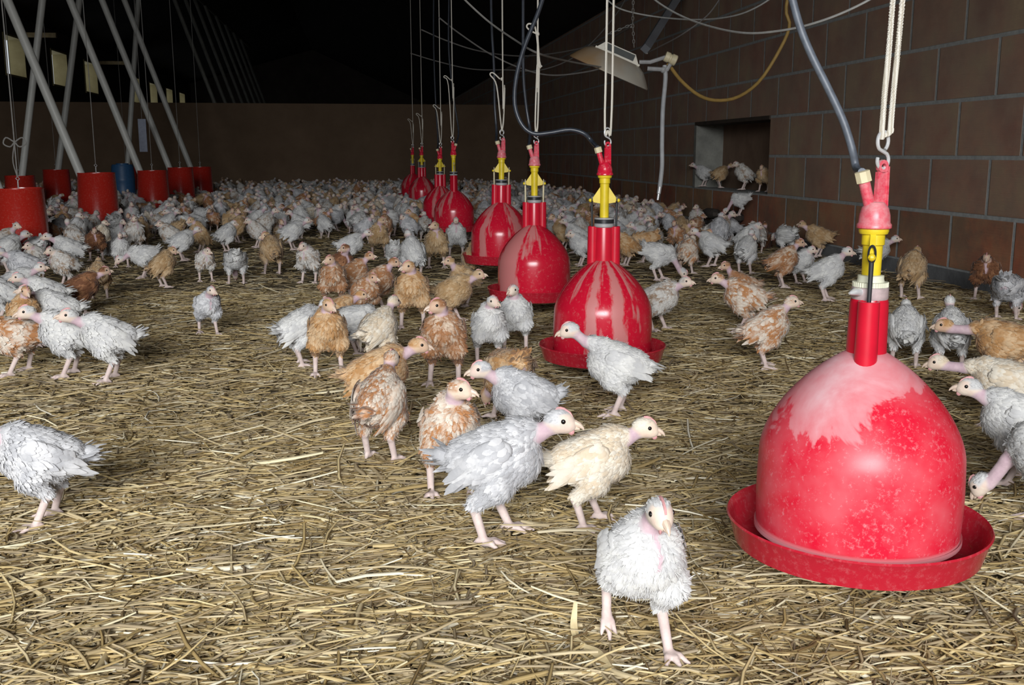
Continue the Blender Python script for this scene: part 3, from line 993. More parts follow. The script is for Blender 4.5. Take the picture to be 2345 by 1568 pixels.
#%%STRAW
# ------------------------------------------------------------------ straw litter
def straw(N, d0, d1, power, seed):
    r = np.random.default_rng(seed)
    u = r.random(N)
    e = 2 - power
    d = (d0 ** e + u * (d1 ** e - d0 ** e)) ** (1 / e)
    lat = (r.random(N) - .5) * 1.12 * d
    x = d * math.sin(YAW) + lat * math.cos(YAW)
    y = d * math.cos(YAW) - lat * math.sin(YAW)
    keep = x < XR - np.where((y > HY0 - .3) & (y < HY1 + .3), .22, .04)
    x, y, d = x[keep], y[keep], d[keep]
    N = len(x)
    big = r.random(N)
    Ln = np.where(big < .72, r.uniform(.015, .055, N), np.where(big < .97, r.uniform(.06, .125, N), r.uniform(.12, .20, N)))
    wd = r.uniform(.0009, .0030, N) * np.where(big > .97, 1.15, 1.0) * (1 + .05 * d)
    wd = np.where(r.random(N) < .07, wd * 2.0, wd)
    yaw = r.uniform(0, math.pi, N)
    al = r.random(N) < .45
    yaw = np.where(al, r.normal(.12, .35, N), yaw)
    tilt = r.normal(0, .10, N)
    bend = r.normal(0, .18, N)
    kink = r.normal(0, .25, N) * (r.random(N) < .25)
    z = .001 + np.abs(r.normal(0, .006, N)) + np.abs(np.sin(tilt)) * Ln * .45
    ts = np.linspace(-.5, .5, 4)
    V = np.zeros((N, 4, 3, 3), np.float32)
    for i, t in enumerate(ts):
        a = yaw + bend * t * 2 + np.where(t > 0, kink, 0) * t * 2
        cx = x + np.cos(a) * Ln * t
        cy = y + np.sin(a) * Ln * t
        cz = z + np.sin(tilt) * Ln * t - bend ** 2 * Ln * t * t
        taper = 1.0 if 0 < i < 3 else .8
        nx, ny = -np.sin(yaw), np.cos(yaw)
        for j, (oy, oz) in enumerate(((-1, 0), (0, .75), (1, 0))):
            V[:, i, j, 0] = cx + nx * wd * oy * taper
            V[:, i, j, 1] = cy + ny * wd * oy * taper
            V[:, i, j, 2] = cz + wd * oz * taper
    base = (np.arange(N) * 12)[:, None]
    quads = []
    for i in range(3):
        for j in range(3):
            k = (j + 1) % 3
            quads.append([i * 3 + j, i * 3 + k, (i + 1) * 3 + k, (i + 1) * 3 + j])
    Fq = (base[:, :, None] + np.array(quads)[None]).reshape(-1, 4)
    fv = np.clip(r.beta(1.7, 2.3, N) * .95 + .12 * (big > .9), 0, 1)
    fv = np.where(r.random(N) < .05, r.uniform(.88, 1, N), fv)
    return V.reshape(-1, 3), Fq, np.repeat(fv, 12)


parts = [straw(40000, .95, 2.6, .9, 1), straw(46000, 2.4, 5.2, 1.0, 2), straw(26000, 5.0, 11.0, 1.2, 3)]
vs, fs, av, n0 = [], [], [], 0
for V_, F_, A_ in parts:
    vs.append(V_); fs.append(F_ + n0); av.append(A_); n0 += len(V_)
me = mesh_np('straw_litter', np.concatenate(vs), np.concatenate(fs), smooth=False)
at = me.attributes.new('fv', 'FLOAT', 'POINT'); at.data.foreach_set('value', np.concatenate(av).astype(np.float32))
me.materials.append(MAT['straw'])
st = link('straw_litter', me)
tag(st, 'golden straw litter strewn over the whole barn floor', 'straw', kind='stuff')
# a few pieces large enough to single out


def strip(pix, w, label, name='straw_stalk', mat='husk', lift=.012, up=None):
    P = []
    for k, (x, y) in enumerate(pix):
        q = on_floor(x, y, lift if up is None else up[k]); P.append(q)
    P = spline(P, 14)
    T = np.gradient(P, axis=0); T /= np.linalg.norm(T, axis=1)[:, None]
    S = np.cross(T, (0, 0, 1)); S /= np.linalg.norm(S, axis=1)[:, None] + 1e-9
    v = []
    for i in range(len(P)):
        f_ = (.55 + .45 * math.sin(math.pi * i / (len(P) - 1)))
        v += [P[i] - S[i] * w * f_, P[i] + np.array([0, 0, w * .5]), P[i] + S[i] * w * f_, P[i] - np.array([0, 0, w * .12])]
    f = []
    for i in range(len(P) - 1):
        for j in range(4):
            k = (j + 1) % 4
            f.append((i * 4 + j, i * 4 + k, i * 4 + 4 + k, i * 4 + 4 + j))
    m = MB(); m.add(v, f)
    return tag(m.build(name, MAT[mat]), label, 'husk' if 'husk' in name else 'straw stalk')


strip([(1318, 1380), (1314, 1430), (1322, 1462), (1345, 1478)], .0055, 'curled pale husk standing on the straw left of the white chicken in front', 'dry_husk', up=[.05, .022, .012, .012])
strip([(1330, 1480), (1375, 1497), (1405, 1540)], .012, 'broad dry husk at the feet of the white chicken in front', 'dry_husk', lift=.014)
strip([(20, 1318), (70, 1345), (105, 1370), (95, 1392)], .0055, 'bent pale stalk in the lower left corner', lift=.014)
strip([(245, 1122), (400, 1105), (530, 1085), (630, 1072)], .0045, 'long pale stalk lying left of centre', lift=.014)
strip([(878, 1098), (920, 1060), (958, 1030)], .0042, 'pale stalk slanting in front of the rear-facing pied chicken', lift=.015)
strip([(703, 1238), (760, 1240), (830, 1248)], .0055, 'short whitish stalk below the middle of the floor', lift=.014)
strip([(210, 1385), (290, 1380), (372, 1384)], .0045, 'pale straight stalk near the bottom left', lift=.014)

#%%BIRDS
# ------------------------------------------------------------------ chickens
def Ry(deg):
    a = math.radians(deg)           # positive lifts the front
    return np.array([[math.cos(a), 0, -math.sin(a)], [0, 1, 0], [math.sin(a), 0, math.cos(a)]])


def Rz(deg):
    a = math.radians(deg)
    return np.array([[math.cos(a), -math.sin(a), 0], [math.sin(a), math.cos(a), 0], [0, 0, 1]])


def nrm(v):
    v = np.asarray(v, float)
    return v / (np.linalg.norm(v) + 1e-12)


# hb body centre height, pitch, head place (x,z), head pitch, feet ((x,y,lift),(x,y,lift)), tail lift, body stretch
POSES = {
    'alert':   dict(hb=0.138, pitch=24, head=(0.082, 0.224), hp=-4, feet=((.012, .036, 0), (-.004, -.036, 0)), tail=28),
    'upright': dict(hb=0.138, pitch=44, head=(0.056, 0.230), hp=-6, feet=((.010, .040, 0), (.000, -.040, 0)), tail=10),
    'walk':    dict(hb=0.136, pitch=20, head=(0.089, 0.216), hp=-6, feet=((.045, .030, 0), (-.050, -.030, .0)), tail=25),
    'stride':  dict(hb=0.138, pitch=34, head=(0.068, 0.226), hp=-14, feet=((.040, .030, 0), (-.045, -.034, .026)), tail=15),
    'level':   dict(hb=0.134, pitch=18, head=(0.102, 0.202), hp=-4, feet=((.018, .036, 0), (-.014, -.036, 0)), tail=26),
    'reach':   dict(hb=0.132, pitch=16, head=(0.122, 0.220), hp=-8, feet=((.010, .032, 0), (-.010, -.034, 0)), tail=-14),
    'stretch': dict(hb=0.122, pitch=2, head=(0.159, 0.158), hp=-8, feet=((.03, .034, 0), (-.03, -.036, 0)), tail=18),
    'down':    dict(hb=0.132, pitch=-4, head=(0.129, 0.118), hp=-38, feet=((.02, .036, 0), (-.006, -.036, 0)), tail=30),
    'peck':    dict(hb=0.132, pitch=-14, head=(0.126, 0.045), hp=-62, feet=((.02, .038, 0), (.0, -.038, 0)), tail=34),
    'tuck':    dict(hb=0.134, pitch=26, head=(0.064, 0.204), hp=-10, feet=((.010, .038, 0), (.000, -.038, 0)), tail=20),
    'sit':     dict(hb=0.064, pitch=12, head=(0.086, 0.156), hp=-4, feet=((.05, .034, 0), (.045, -.034, 0)), tail=22, sit=True),
}


def sd_ell(P, c, r, R):
    p = (P - c) @ R
    k0 = np.linalg.norm(p / r, axis=-1); k1 = np.linalg.norm(p / (np.asarray(r) ** 2), axis=-1) + 1e-9
    return k0 * (k0 - 1.0) / k1


def sd_cap(P, a, b, ra, rb):
    a = np.asarray(a, float); b = np.asarray(b, float)
    d = b - a; h = np.clip(((P - a) @ d) / (d @ d), 0, 1)
    return np.linalg.norm(P - a - h[..., None] * d, axis=-1) - (ra + (rb - ra) * h)


def smin(a, b, k):
    h = np.clip(.5 + .5 * (b - a) / k, 0, 1)
    return b + (a - b) * h - k * h * (1 - h)


def surface_nets(D, o, h):
    nx, ny, nz = D.shape
    s = D < 0
    c = np.stack([D[i:nx - 1 + i, j:ny - 1 + j, k:nz - 1 + k] for i in (0, 1) for j in (0, 1) for k in (0, 1)], -1)
    ins = c < 0
    cnt = ins.sum(-1)
    act = (cnt > 0) & (cnt < 8)
    cell = np.full(act.shape, -1, np.int64)
    cell[act] = np.arange(act.sum())
    ca = c[act]
    corners = np.array([(i, j, k) for i in (0, 1) for j in (0, 1) for k in (0, 1)], float)
    acc = np.zeros((len(ca), 3)); num = np.zeros(len(ca))
    for a in range(8):
        for b in range(a + 1, 8):
            if np.abs(corners[a] - corners[b]).sum() != 1: continue
            va, vb = ca[:, a], ca[:, b]
            x = (va < 0) != (vb < 0)
            t = np.where(x, va / (va - vb + 1e-20), 0)
            acc += np.where(x[:, None], corners[a] + (corners[b] - corners[a]) * t[:, None], 0)
            num += x
    base = np.argwhere(act)
    V = o + (base + acc / num[:, None]) * h
    quads = []
    for ax in range(3):
        sl0 = [slice(None)] * 3; sl1 = [slice(None)] * 3
        sl0[ax] = slice(0, -1); sl1[ax] = slice(1, None)
        x = s[tuple(sl0)] != s[tuple(sl1)]
        idx = np.argwhere(x)
        u, w = [(1, 2), (2, 0), (0, 1)][ax]
        idx = idx[(idx[:, u] > 0) & (idx[:, w] > 0)]
        flip = s[tuple(sl0)][tuple(idx.T)]
        eu = np.zeros(3, int); eu[u] = 1
        ew = np.zeros(3, int); ew[w] = 1
        ok = np.ones(len(idx), bool)
        for q in (idx, idx - eu, idx - ew, idx - eu - ew):
            ok &= (q < np.array(cell.shape)).all(1)
        idx, flip = idx[ok], flip[ok]
        q = np.stack([cell[tuple(z.T)] for z in (idx, idx - eu, idx - eu - ew, idx - ew)], 1)
        q = np.where(flip[:, None], q, q[:, ::-1])
        quads.append(q[(q >= 0).all(1)])
    return V, np.concatenate(quads)


def feather_mesh(P, Nn, Fd, L, W, lift, r, rows=4):
    """leaf shaped bent feathers; P roots, Nn normals, Fd flow"""
    n = len(P)
    S = np.cross(Nn, Fd); S /= np.linalg.norm(S, axis=1)[:, None] + 1e-9
    prof = [(0, .45), (.35, 1.0), (.72, .92), (1.0, .30)] if rows == 4 else [(0, .5), (.55, 1.0), (1.0, .3)]
    V = np.zeros((n, rows, 3, 3))
    for i, (t, w) in enumerate(prof):
        off = Fd * (L * t)[:, None] + Nn * (np.sin(lift) * L * t + .0009)[:, None] - Nn * (L * .10 * t * t)[:, None]
        for j, sx in enumerate((-1, 0, 1)):
            V[:, i, j] = P + off + S * (W * .5 * w * sx)[:, None] + Nn * ((W * .14 if sx == 0 else 0 * W) * (1 if t < 1 else .2))[:, None]
            if t == 1.0 and sx == 0: V[:, i, j] += Fd * (L * .07)[:, None]
    q = []
    for i in range(rows - 1):
        for j in range(2):
            q.append([i * 3 + j, i * 3 + j + 1, (i + 1) * 3 + j + 1, (i + 1) * 3 + j])
    Fq = ((np.arange(n) * rows * 3)[:, None, None] + np.array(q)[None]).reshape(-1, 4)
    fv = np.repeat(r.random(n), rows * 3)
    ft = np.tile(np.repeat([p[0] for p in prof], 3), n)
    return V.reshape(-1, 3), Fq, fv, ft


def down_mesh(P, Nn, Bl, R, r):
    """fine downy barbs between the feathers"""
    n = len(P)
    f = np.tile(R @ np.array([-1, 0, -.35]), (n, 1)) + r.normal(0, .45, (n, 3))
    f -= Nn * (f * Nn).sum(1)[:, None]; f /= np.linalg.norm(f, axis=1)[:, None] + 1e-9
    f = f + Nn * np.abs(r.normal(.35, .25, n))[:, None]
    S = np.cross(Nn, f); S /= np.linalg.norm(S, axis=1)[:, None] + 1e-9
    L = r.uniform(.006, .013, n)[:, None]; w = r.uniform(.0003, .0007, n)[:, None]
    V = np.stack([P - S * w, P + S * w, P + f * L * .6 + S * w * .7, P + f * L * .6 - S * w * .7], 1)
    V[:, 2] += f * L * .4 * .5; V[:, 3] += f * L * .4
    F = np.arange(n * 4).reshape(n, 4)
    return V.reshape(-1, 3), F, np.repeat(r.uniform(.2, .7, n), 4), np.full(n * 4, .8)


class Soup:
    def __init__(s): s.V, s.F, s.fv, s.ft, s.n = [], [], [], [], 0

    def add(s, V, F, fv, ft):
        s.V.append(V); s.F.append(F + s.n); s.fv.append(fv); s.ft.append(ft); s.n += len(V)

    def arrays(s): return np.concatenate(s.V), np.concatenate(s.F), np.concatenate(s.fv), np.concatenate(s.ft)


def attr(me, name, val):
    a = me.attributes.new(name, 'FLOAT', 'POINT'); a.data.foreach_set('value', np.asarray(val, np.float32))


def bird_shape(pose, look, res, nfeath, seed):
    """returns dict of arrays: body (V,F,skin,legs,face), plumage, wings, tail, and frames for beak, eyes, comb"""
    r = np.random.default_rng(seed)
    p = POSES[pose]
    hb = p['hb'] + r.normal(0, .002); pitch = p['pitch'] + r.normal(0, 3)
    C = np.array([0, 0, hb]); R = Ry(pitch)
    C = C + np.array([0, 0, .005 if not p.get('sit') else 0])
    loc = lambda x, y, z: C + R @ (np.array([x, y, z]) * .92)
    fat = r.uniform(.95, 1.06)
    feath, skinp, face, legs = [], [], [], []
    E = lambda c, rad, RR=R: ('e', np.asarray(c, float), np.asarray(rad, float), RR)
    K = lambda a, b, ra, rb: ('c', np.asarray(a, float), np.asarray(b, float), ra, rb)
    feath += [(E(loc(0, 0, 0), np.array((.070, .053 * fat, .053)) * .92), .02), (E(loc(.036, 0, -.006), np.array((.043, .045 * fat, .048)) * .92), .02),
              (E(loc(-.048, 0, .010), np.array((.038, .037, .034)) * .92), .02), (E(loc(-.014, 0, -.022), np.array((.038, .037 * fat, .034)) * .92), .02)]
    nb = loc(.054, 0, .030)
    # head
    hl = math.radians(look)
    hx, hz = p['head']
    side = math.sin(hl * .5) * .018
    hc = np.array([hx - abs(math.sin(hl * .5)) * .012, side, hz])
    Rh = Rz(look) @ Ry(p['hp'] + r.normal(0, 4))
    hd = lambda x, y, z: hc + Rh @ np.array([x, y, z])
    nk = hd(-.012, 0, -.010)
    nk0 = nk
    mid = (nb + nk) / 2 + np.array([.006 if pose not in ('peck', 'down', 'stretch') else .0, side * .3, -.004 if pose in ('reach', 'stretch', 'level') else 0])
    feath += [(K(loc(.024, 0, .012), nb, .037, .0225), .022)]
    nkb = nb + (nk0 - nb) * r.uniform(.22, .42)
    feath += [(K(nb, nkb, .0225, .0165), .010)]
    skinp += [(K(nb, mid, .0165, .0132), .010), (K(mid, nk, .0132, .0128), .006)]
    face += [(E(hd(0, 0, 0), (.0245, .0172, .0200), Rh), .006), (E(hd(.014, 0, -.006), (.014, .0122, .0118), Rh), .006)]
    # legs
    for k, sg in ((0, 1), (1, -1)):
        fx, fy, lift = p['feet'][k]
        if p.get('sit'):
            feath += [(E((.008, .036 * sg, .040), (.040, .020, .028), np.eye(3)), .016)]
            an = np.array([fx, fy, .012])
            legs += [(K((-.005, .036 * sg, .014), an, .006, .0055), .003)]
        else:
            an = np.array([fx, fy, .012 + lift])
            hip = loc(.004, .029 * sg, -.018)
            hock = np.array([fx * .75 - .020, fy * .94, .066 + lift * .9])
            knee = (hip + hock) / 2 + np.array([.020, .004 * sg, .006])
            feath += [(K(hip, knee, .030, .0235), .016), (K(knee, hock + (hip - hock) * .08, .0235, .0115), .007)]
            legs += [(K(hock + (hip - hock) * .12, hock, .0102, .0096), .006), (K(hock, an, .0082, .0068), .004)]
        lf = lift > .01
        for ang, ln in ((0, .040), (30, .034), (-32, .034), (178, .017)):
            a = math.radians(ang + 6 * sg)
            if lf: tip = an + np.array([ln * .75 * math.cos(a) - .004, ln * .6 * math.sin(a), -ln * .75 if ang < 90 and ang > -90 else -.004])
            else: tip = np.array([an[0] + ln * math.cos(a), an[1] + ln * math.sin(a), .0045])
            kn = an + (tip - an) * .5 + np.array([0, 0, .0022])
            kn[2] = max(kn[2], .006) if not lf else kn[2]
            legs += [(K(an - (0, 0, .003), kn, .0062, .0050), .003), (K(kn, tip, .0050, .0028), .002)]
    prims = feath + skinp + face + legs
    lo = np.array([1e9] * 3); hi = -lo
    boxes = []
    for pr, k in prims:
        if pr[0] == 'e': a, b = pr[1] - pr[2].max(), pr[1] + pr[2].max()
        else:
            m_ = max(pr[3], pr[4]); a, b = np.minimum(pr[1], pr[2]) - m_, np.maximum(pr[1], pr[2]) + m_
        boxes.append((a, b)); lo = np.minimum(lo, a); hi = np.maximum(hi, b)
    lo -= .012; hi += .012
    n = np.ceil((hi - lo) / res).astype(int) + 1
    ax = [lo[i] + np.arange(n[i]) * res for i in range(3)]
    D = np.full(n, .05)

    def ev(pr, P): return sd_ell(P, pr[1], pr[2], pr[3]) if pr[0] == 'e' else sd_cap(P, *pr[1:])
    for (pr, k), (a, b) in zip(prims, boxes):
        i0 = np.maximum(((a - .022 - lo) / res).astype(int), 0); i1 = np.minimum(((b + .022 - lo) / res).astype(int) + 2, n)
        sl = tuple(slice(i0[i], i1[i]) for i in range(3))
        G = np.stack(np.meshgrid(*[ax[i][sl[i]] for i in range(3)], indexing='ij'), -1)
        D[sl] = smin(D[sl], ev(pr, G), k)
    V, Fq = surface_nets(D, lo, res)
    # normals from the field
    fi = np.clip(np.round((V - lo) / res).astype(int), 1, np.array(n) - 2)
    g = np.stack([D[fi[:, 0] + 1, fi[:, 1], fi[:, 2]] - D[fi[:, 0] - 1, fi[:, 1], fi[:, 2]],
                  D[fi[:, 0], fi[:, 1] + 1, fi[:, 2]] - D[fi[:, 0], fi[:, 1] - 1, fi[:, 2]],
                  D[fi[:, 0], fi[:, 1], fi[:, 2] + 1] - D[fi[:, 0], fi[:, 1], fi[:, 2] - 1]], -1)
    Nn = g / (np.linalg.norm(g, axis=1)[:, None] + 1e-9)
    dist = lambda lst: np.min([ev(pr, V) for pr, k in lst], axis=0)
    dF, dS, dH, dL = dist(feath), dist(skinp), dist(face), dist(legs)
    sm = lambda x: np.clip(.5 + x / .006, 0, 1)
    wl = sm(np.minimum(dF, dS) - dL) * (V[:, 2] < hb)
    wh = sm(np.minimum(dF, dS) - dH + .002) * (1 - wl)
    wn = sm(np.minimum(dF, dH) - dS) * (1 - wl)
    Bl = (V - C) @ R / .92                                       # body frame
    # bare lilac stripe down the breast and bare patch under the tail
    stripe = (r.random() < .6) * np.clip(1.5 - np.abs(Bl[:, 1] + .003 * np.sin(Bl[:, 2] * 90)) / r.uniform(.004, .007), 0, 1) * np.clip((Bl[:, 0] - .045) / .02, 0, 1) * (Bl[:, 2] < .035) * (Bl[:, 2] > -.04)
    vent = np.clip(1.5 - np.hypot(Bl[:, 1] / .018, (Bl[:, 2] + .020) / .020), 0, 1) * (Bl[:, 0] < -.07)
    skin = np.clip(np.maximum(wn, np.maximum(stripe, vent * .8) * (1 - wh) * (1 - wl)), 0, 1)
    Hv = (V - hc) @ Rh
    fcw = wh * np.clip(np.maximum((Hv[:, 0] + .002) / .008, (.001 - Hv[:, 2]) / .006), 0, 1) * np.clip((.0165 - Hv[:, 2]) / .004, 0, 1)
    out = dict(body=(V, Fq, skin, wl, fcw))
    # plumage
    fe = (1 - wl) * (1 - wn) * (1 - np.maximum(stripe, vent))
    cs = (1.0 / max(nfeath, 1)) ** .5 * .235
    key = np.floor((V + r.uniform(0, cs, 3)) / cs).astype(int)
    perm = r.permutation(len(V))
    _, first = np.unique(key[perm] @ np.array([73856093, 19349663, 83492791]), return_index=True)
    idx = perm[first]
    idx = idx[fe[idx] > .55]
    hd_ = wh[idx] > .5
    Hl = (V[idx] - hc) @ Rh
    idx = idx[~hd_ | (((Hl[:, 2] > .003) & (Hl[:, 0] < .003)) | ((Hl[:, 2] > .0140) & (np.abs(Hl[:, 1]) > .0015)))]
    hd_ = wh[idx] > .5
    P0, N0, B0 = V[idx], Nn[idx], Bl[idx]
    fl_ = np.tile(R @ np.array([-1, 0, -.12]), (len(idx), 1))
    low = (P0[:, 2] < hb - .03)
    fl_[low] = nrm(R @ np.array([-.55, 0, 0])) * .9 + np.array([0, 0, -.6])
    fl_[hd_] = Rh @ np.array([-1, 0, -.25])
    fl_ += r.normal(0, .22, fl_.shape)
    fl_ -= N0 * (fl_ * N0).sum(1)[:, None]
    fl_ /= np.linalg.norm(fl_, axis=1)[:, None] + 1e-9
    scale = cs / .0080
    L = np.where(hd_, .0072, np.where(low, .0115, .0165)) * r.uniform(.75, 1.25, len(idx)) * (scale ** .6)
    W = L * np.where(low, .52, .50) * r.uniform(.85, 1.15, len(idx))
    lift = np.where(hd_, .10, .08) + np.abs(r.normal(0, .13, len(idx))) * np.where(hd_, .3, 1) + .06 * low
    rw = 4 if res < .0045 else 3
    for nm_, mk_ in (('plumage', ~hd_), ('cap', hd_)):
        sp = Soup(); sp.add(*feather_mesh(P0[mk_], N0[mk_], fl_[mk_], L[mk_], W[mk_], lift[mk_], r, rw))
        if nm_ == 'plumage' and res < .004:
            k_ = np.nonzero((fe > .5) & (wh < .2))[0]
            k_ = r.choice(k_, min(len(k_), 4200 if res < .003 else 2000), replace=False)
            sp.add(*down_mesh(V[k_], Nn[k_], Bl[k_], R, r))
        out[nm_] = sp.arrays()
    # wings
    for nm, sg in (('wing_l', 1), ('wing_r', -1)):
        droop = -8 + r.normal(0, 5)
        Rw = R @ Ry(-droop) @ Rz(4 * sg)
        Wc = loc(-.004, .0475 * fat * sg, .012)
        wl_ = lambda x, y, z: Wc + Rw @ (np.array([x, y, z]) * .80)
        s2 = Soup()
        # arm pad
        m = MB(); m.ball((0, 0, 0), (.056, .013, .032), seg=14, rings=9)
        pv = (np.concatenate(m.v) * .80) @ Rw.T + Wc
        pf = []
        for q in m.f: pf.append(q if len(q) == 4 else (q[0], q[1], q[2], q[2]))
        tri = np.array(pf)
        s2.add(pv, tri, np.full(len(pv), .5), np.full(len(pv), .5))
        PP, NN_, FF, LL, WW_, LF = [], [], [], [], [], []
        spec = ([(x, z,   .019, .0125) for x in np.linspace(.047, -.045, 9) for z in (.022, .012, .002, -.009)] +        # coverts
                [(x, -.014 - .006 * (x < 0), .034, .014) for x in np.linspace(.03, -.05, 9)] +
                [(-.030 - .004 * i, .012 - .006 * i, .052 + .002 * i, .013) for i in range(6)] +               # flight feathers
                [(-.022 - .004 * i, -.004 - .003 * i, .046, .012) for i in range(5)])
        for x, z, l_, w_ in spec:
            yy = .013 * math.sqrt(max(.05, 1 - (x / .058) ** 2 - (z / .034) ** 2)) + .001
            PP.append(wl_(x, yy * sg, z)); NN_.append(nrm(Rw @ np.array([x * 1.2, sg * .05, z * 1.6])))
            f_ = Rw @ np.array([-1, -.10 * sg, -.10 + r.normal(0, .10)])
            FF.append(f_); LL.append(l_ * r.uniform(.9, 1.15)); WW_.append(w_ * r.uniform(.9, 1.2)); LF.append(.05 + abs(r.normal(0, .10)))
        PP, NN_, FF = np.array(PP), np.array(NN_), np.array(FF)
        NN_ = NN_ + (Rw @ np.array([0, sg, .25])) ; NN_ /= np.linalg.norm(NN_, axis=1)[:, None]
        FF -= NN_ * (FF * NN_).sum(1)[:, None]; FF /= np.linalg.norm(FF, axis=1)[:, None]
        s2.add(*feather_mesh(PP, NN_, FF, np.array(LL), np.array(WW_), np.array(LF), r, 4))
        out[nm] = s2.arrays()
    # tail tuft
    s3 = Soup()
    tb = loc(-.074, 0, .018); Rt = R @ Ry(-p['tail'] - r.normal(0, 6))
    k = 34
    az = r.uniform(-1, 1, k) * .62; el = r.uniform(-1, 1, k) * .42
    FF = np.stack([-np.cos(az) * np.cos(el), np.sin(az), np.sin(el)], 1) @ Rt.T
    NN_ = np.stack([np.zeros(k), np.sin(az) * .6, np.where(el > -.1, 1, -.6)], 1) @ Rt.T
    NN_ -= FF * (FF * NN_).sum(1)[:, None]; NN_ /= np.linalg.norm(NN_, axis=1)[:, None]
    PP = tb + r.normal(0, .007, (k, 3))
    LT = r.uniform(.026, .044, k)
    s3.add(*feather_mesh(PP, NN_, FF, LT, LT * .42, np.full(k, .04), r, 4))
    m = MB(); m.ball((0, 0, 0), (.026, .019, .016), seg=12, rings=8)
    pv = np.concatenate(m.v) @ Rt.T + tb + Rt @ np.array([-.010, 0, 0])
    s3.add(pv, np.array([q if len(q) == 4 else (q[0], q[1], q[2], q[2]) for q in m.f]), np.full(len(pv), .5), np.full(len(pv), .5))
    out['tail'] = s3.arrays()
    out['head'] = (hc, Rh)
    return out


def soup_mesh(name, arr):
    V, F_, fv, ft = arr
    # split triangles stored as degenerate quads
    deg = F_[:, 2] == F_[:, 3]
    faces = [tuple(q) for q in F_[~deg].tolist()] + [tuple(q[:3]) for q in F_[deg].tolist()]
    if deg.any():
        me = bpy.data.meshes.new(name); me.from_pydata(V.tolist(), [], faces); me.update()
        me.polygons.foreach_set('use_smooth', np.ones(len(me.polygons), bool))
    else: me = mesh_np(name, V, F_)
    attr(me, 'fv', fv); attr(me, 'ft', ft)
    return me


def xf(mb, R_, t): return [(v * 1.17) @ np.asarray(R_).T + t for v in mb.v]


def beak_mb(hc, Rh):
    m = MB()
    pts = [np.array(q) for q in [(.016, 0, -.001), (.022, 0, -.0015), (.028, 0, -.0035), (.0325, 0, -.007), (.0345, 0, -.010)]]
    m.tube(pts, [.0064, .0050, .0036, .0020, .0006], 8)
    m.tube([(.016, 0, -.0065), (.023, 0, -.0078), (.0285, 0, -.0092)], [.0050, .0036, .0010], 8)
    m.v = xf(m, Rh, hc)
    return m


def comb_mb(hc, Rh):
    m = MB()
    prof = [(.0190, .0035), (.0185, .0085), (.0152, .0138), (.0108, .0168), (.0060, .0195), (.001, .0205), (-.004, .0195), (-.006, .0160), (.004, .0145), (.012, .0095)]
    m.prism(prof, -.0014, .0014)
    for sg in (1, -1): m.ball((.0175, .0045 * sg, -.0125), (.0042, .0018, .0046), seg=8, rings=6)
    m.v = xf(m, Rh, hc)
    return m


def eye_mb(hc, Rh, sg):
    m = MB(); m.ball((.0065, .0132 * sg, .0030), (.0034, .0022, .0034), seg=12, rings=8)
    m.v = xf(m, Rh, hc)
    return m


SHAPES = {}


def bird_meshes(pose, look, res, nf, variant):
    key = (pose, look, res, nf, variant)
    if key in SHAPES: return SHAPES[key]
    s = bird_shape(pose, look, res, nf, abs(hash((pose.__len__() * 7 + sum(map(ord, pose)), look, variant))) % 100000)
    V, F_, sk, lg, fc = s['body']
    me = mesh_np('chicken_body', V, F_)
    attr(me, 'skin', sk); attr(me, 'legs', lg); attr(me, 'face', fc); attr(me, 'fv', np.full(len(V), .5)); attr(me, 'ft', np.full(len(V), .6))
    hc, Rh = s['head']
    M = [('body', me, 'p'), ('plumage', soup_mesh('chicken_plumage', s['plumage']), 'p'), ('head_feathers', soup_mesh('chicken_head_feathers', s['cap']), 'p'), ('wing', soup_mesh('chicken_wing', s['wing_l']), 'p'), ('wing', soup_mesh('chicken_wing', s['wing_r']), 'p'),
         ('tail', soup_mesh('chicken_tail', s['tail']), 'p'), ('beak', beak_mb(hc, Rh).mesh('chicken_beak'), 'horn'), ('comb', comb_mb(hc, Rh).mesh('chicken_comb'), 'comb'),
         ('eye', eye_mb(hc, Rh, 1).mesh('chicken_eye'), 'eye'), ('eye', eye_mb(hc, Rh, -1).mesh('chicken_eye'), 'eye')]
    for nm, q, mk in M: q.materials.append(MAT['p_white'] if mk == 'p' else MAT[mk])
    SHAPES[key] = M
    return M


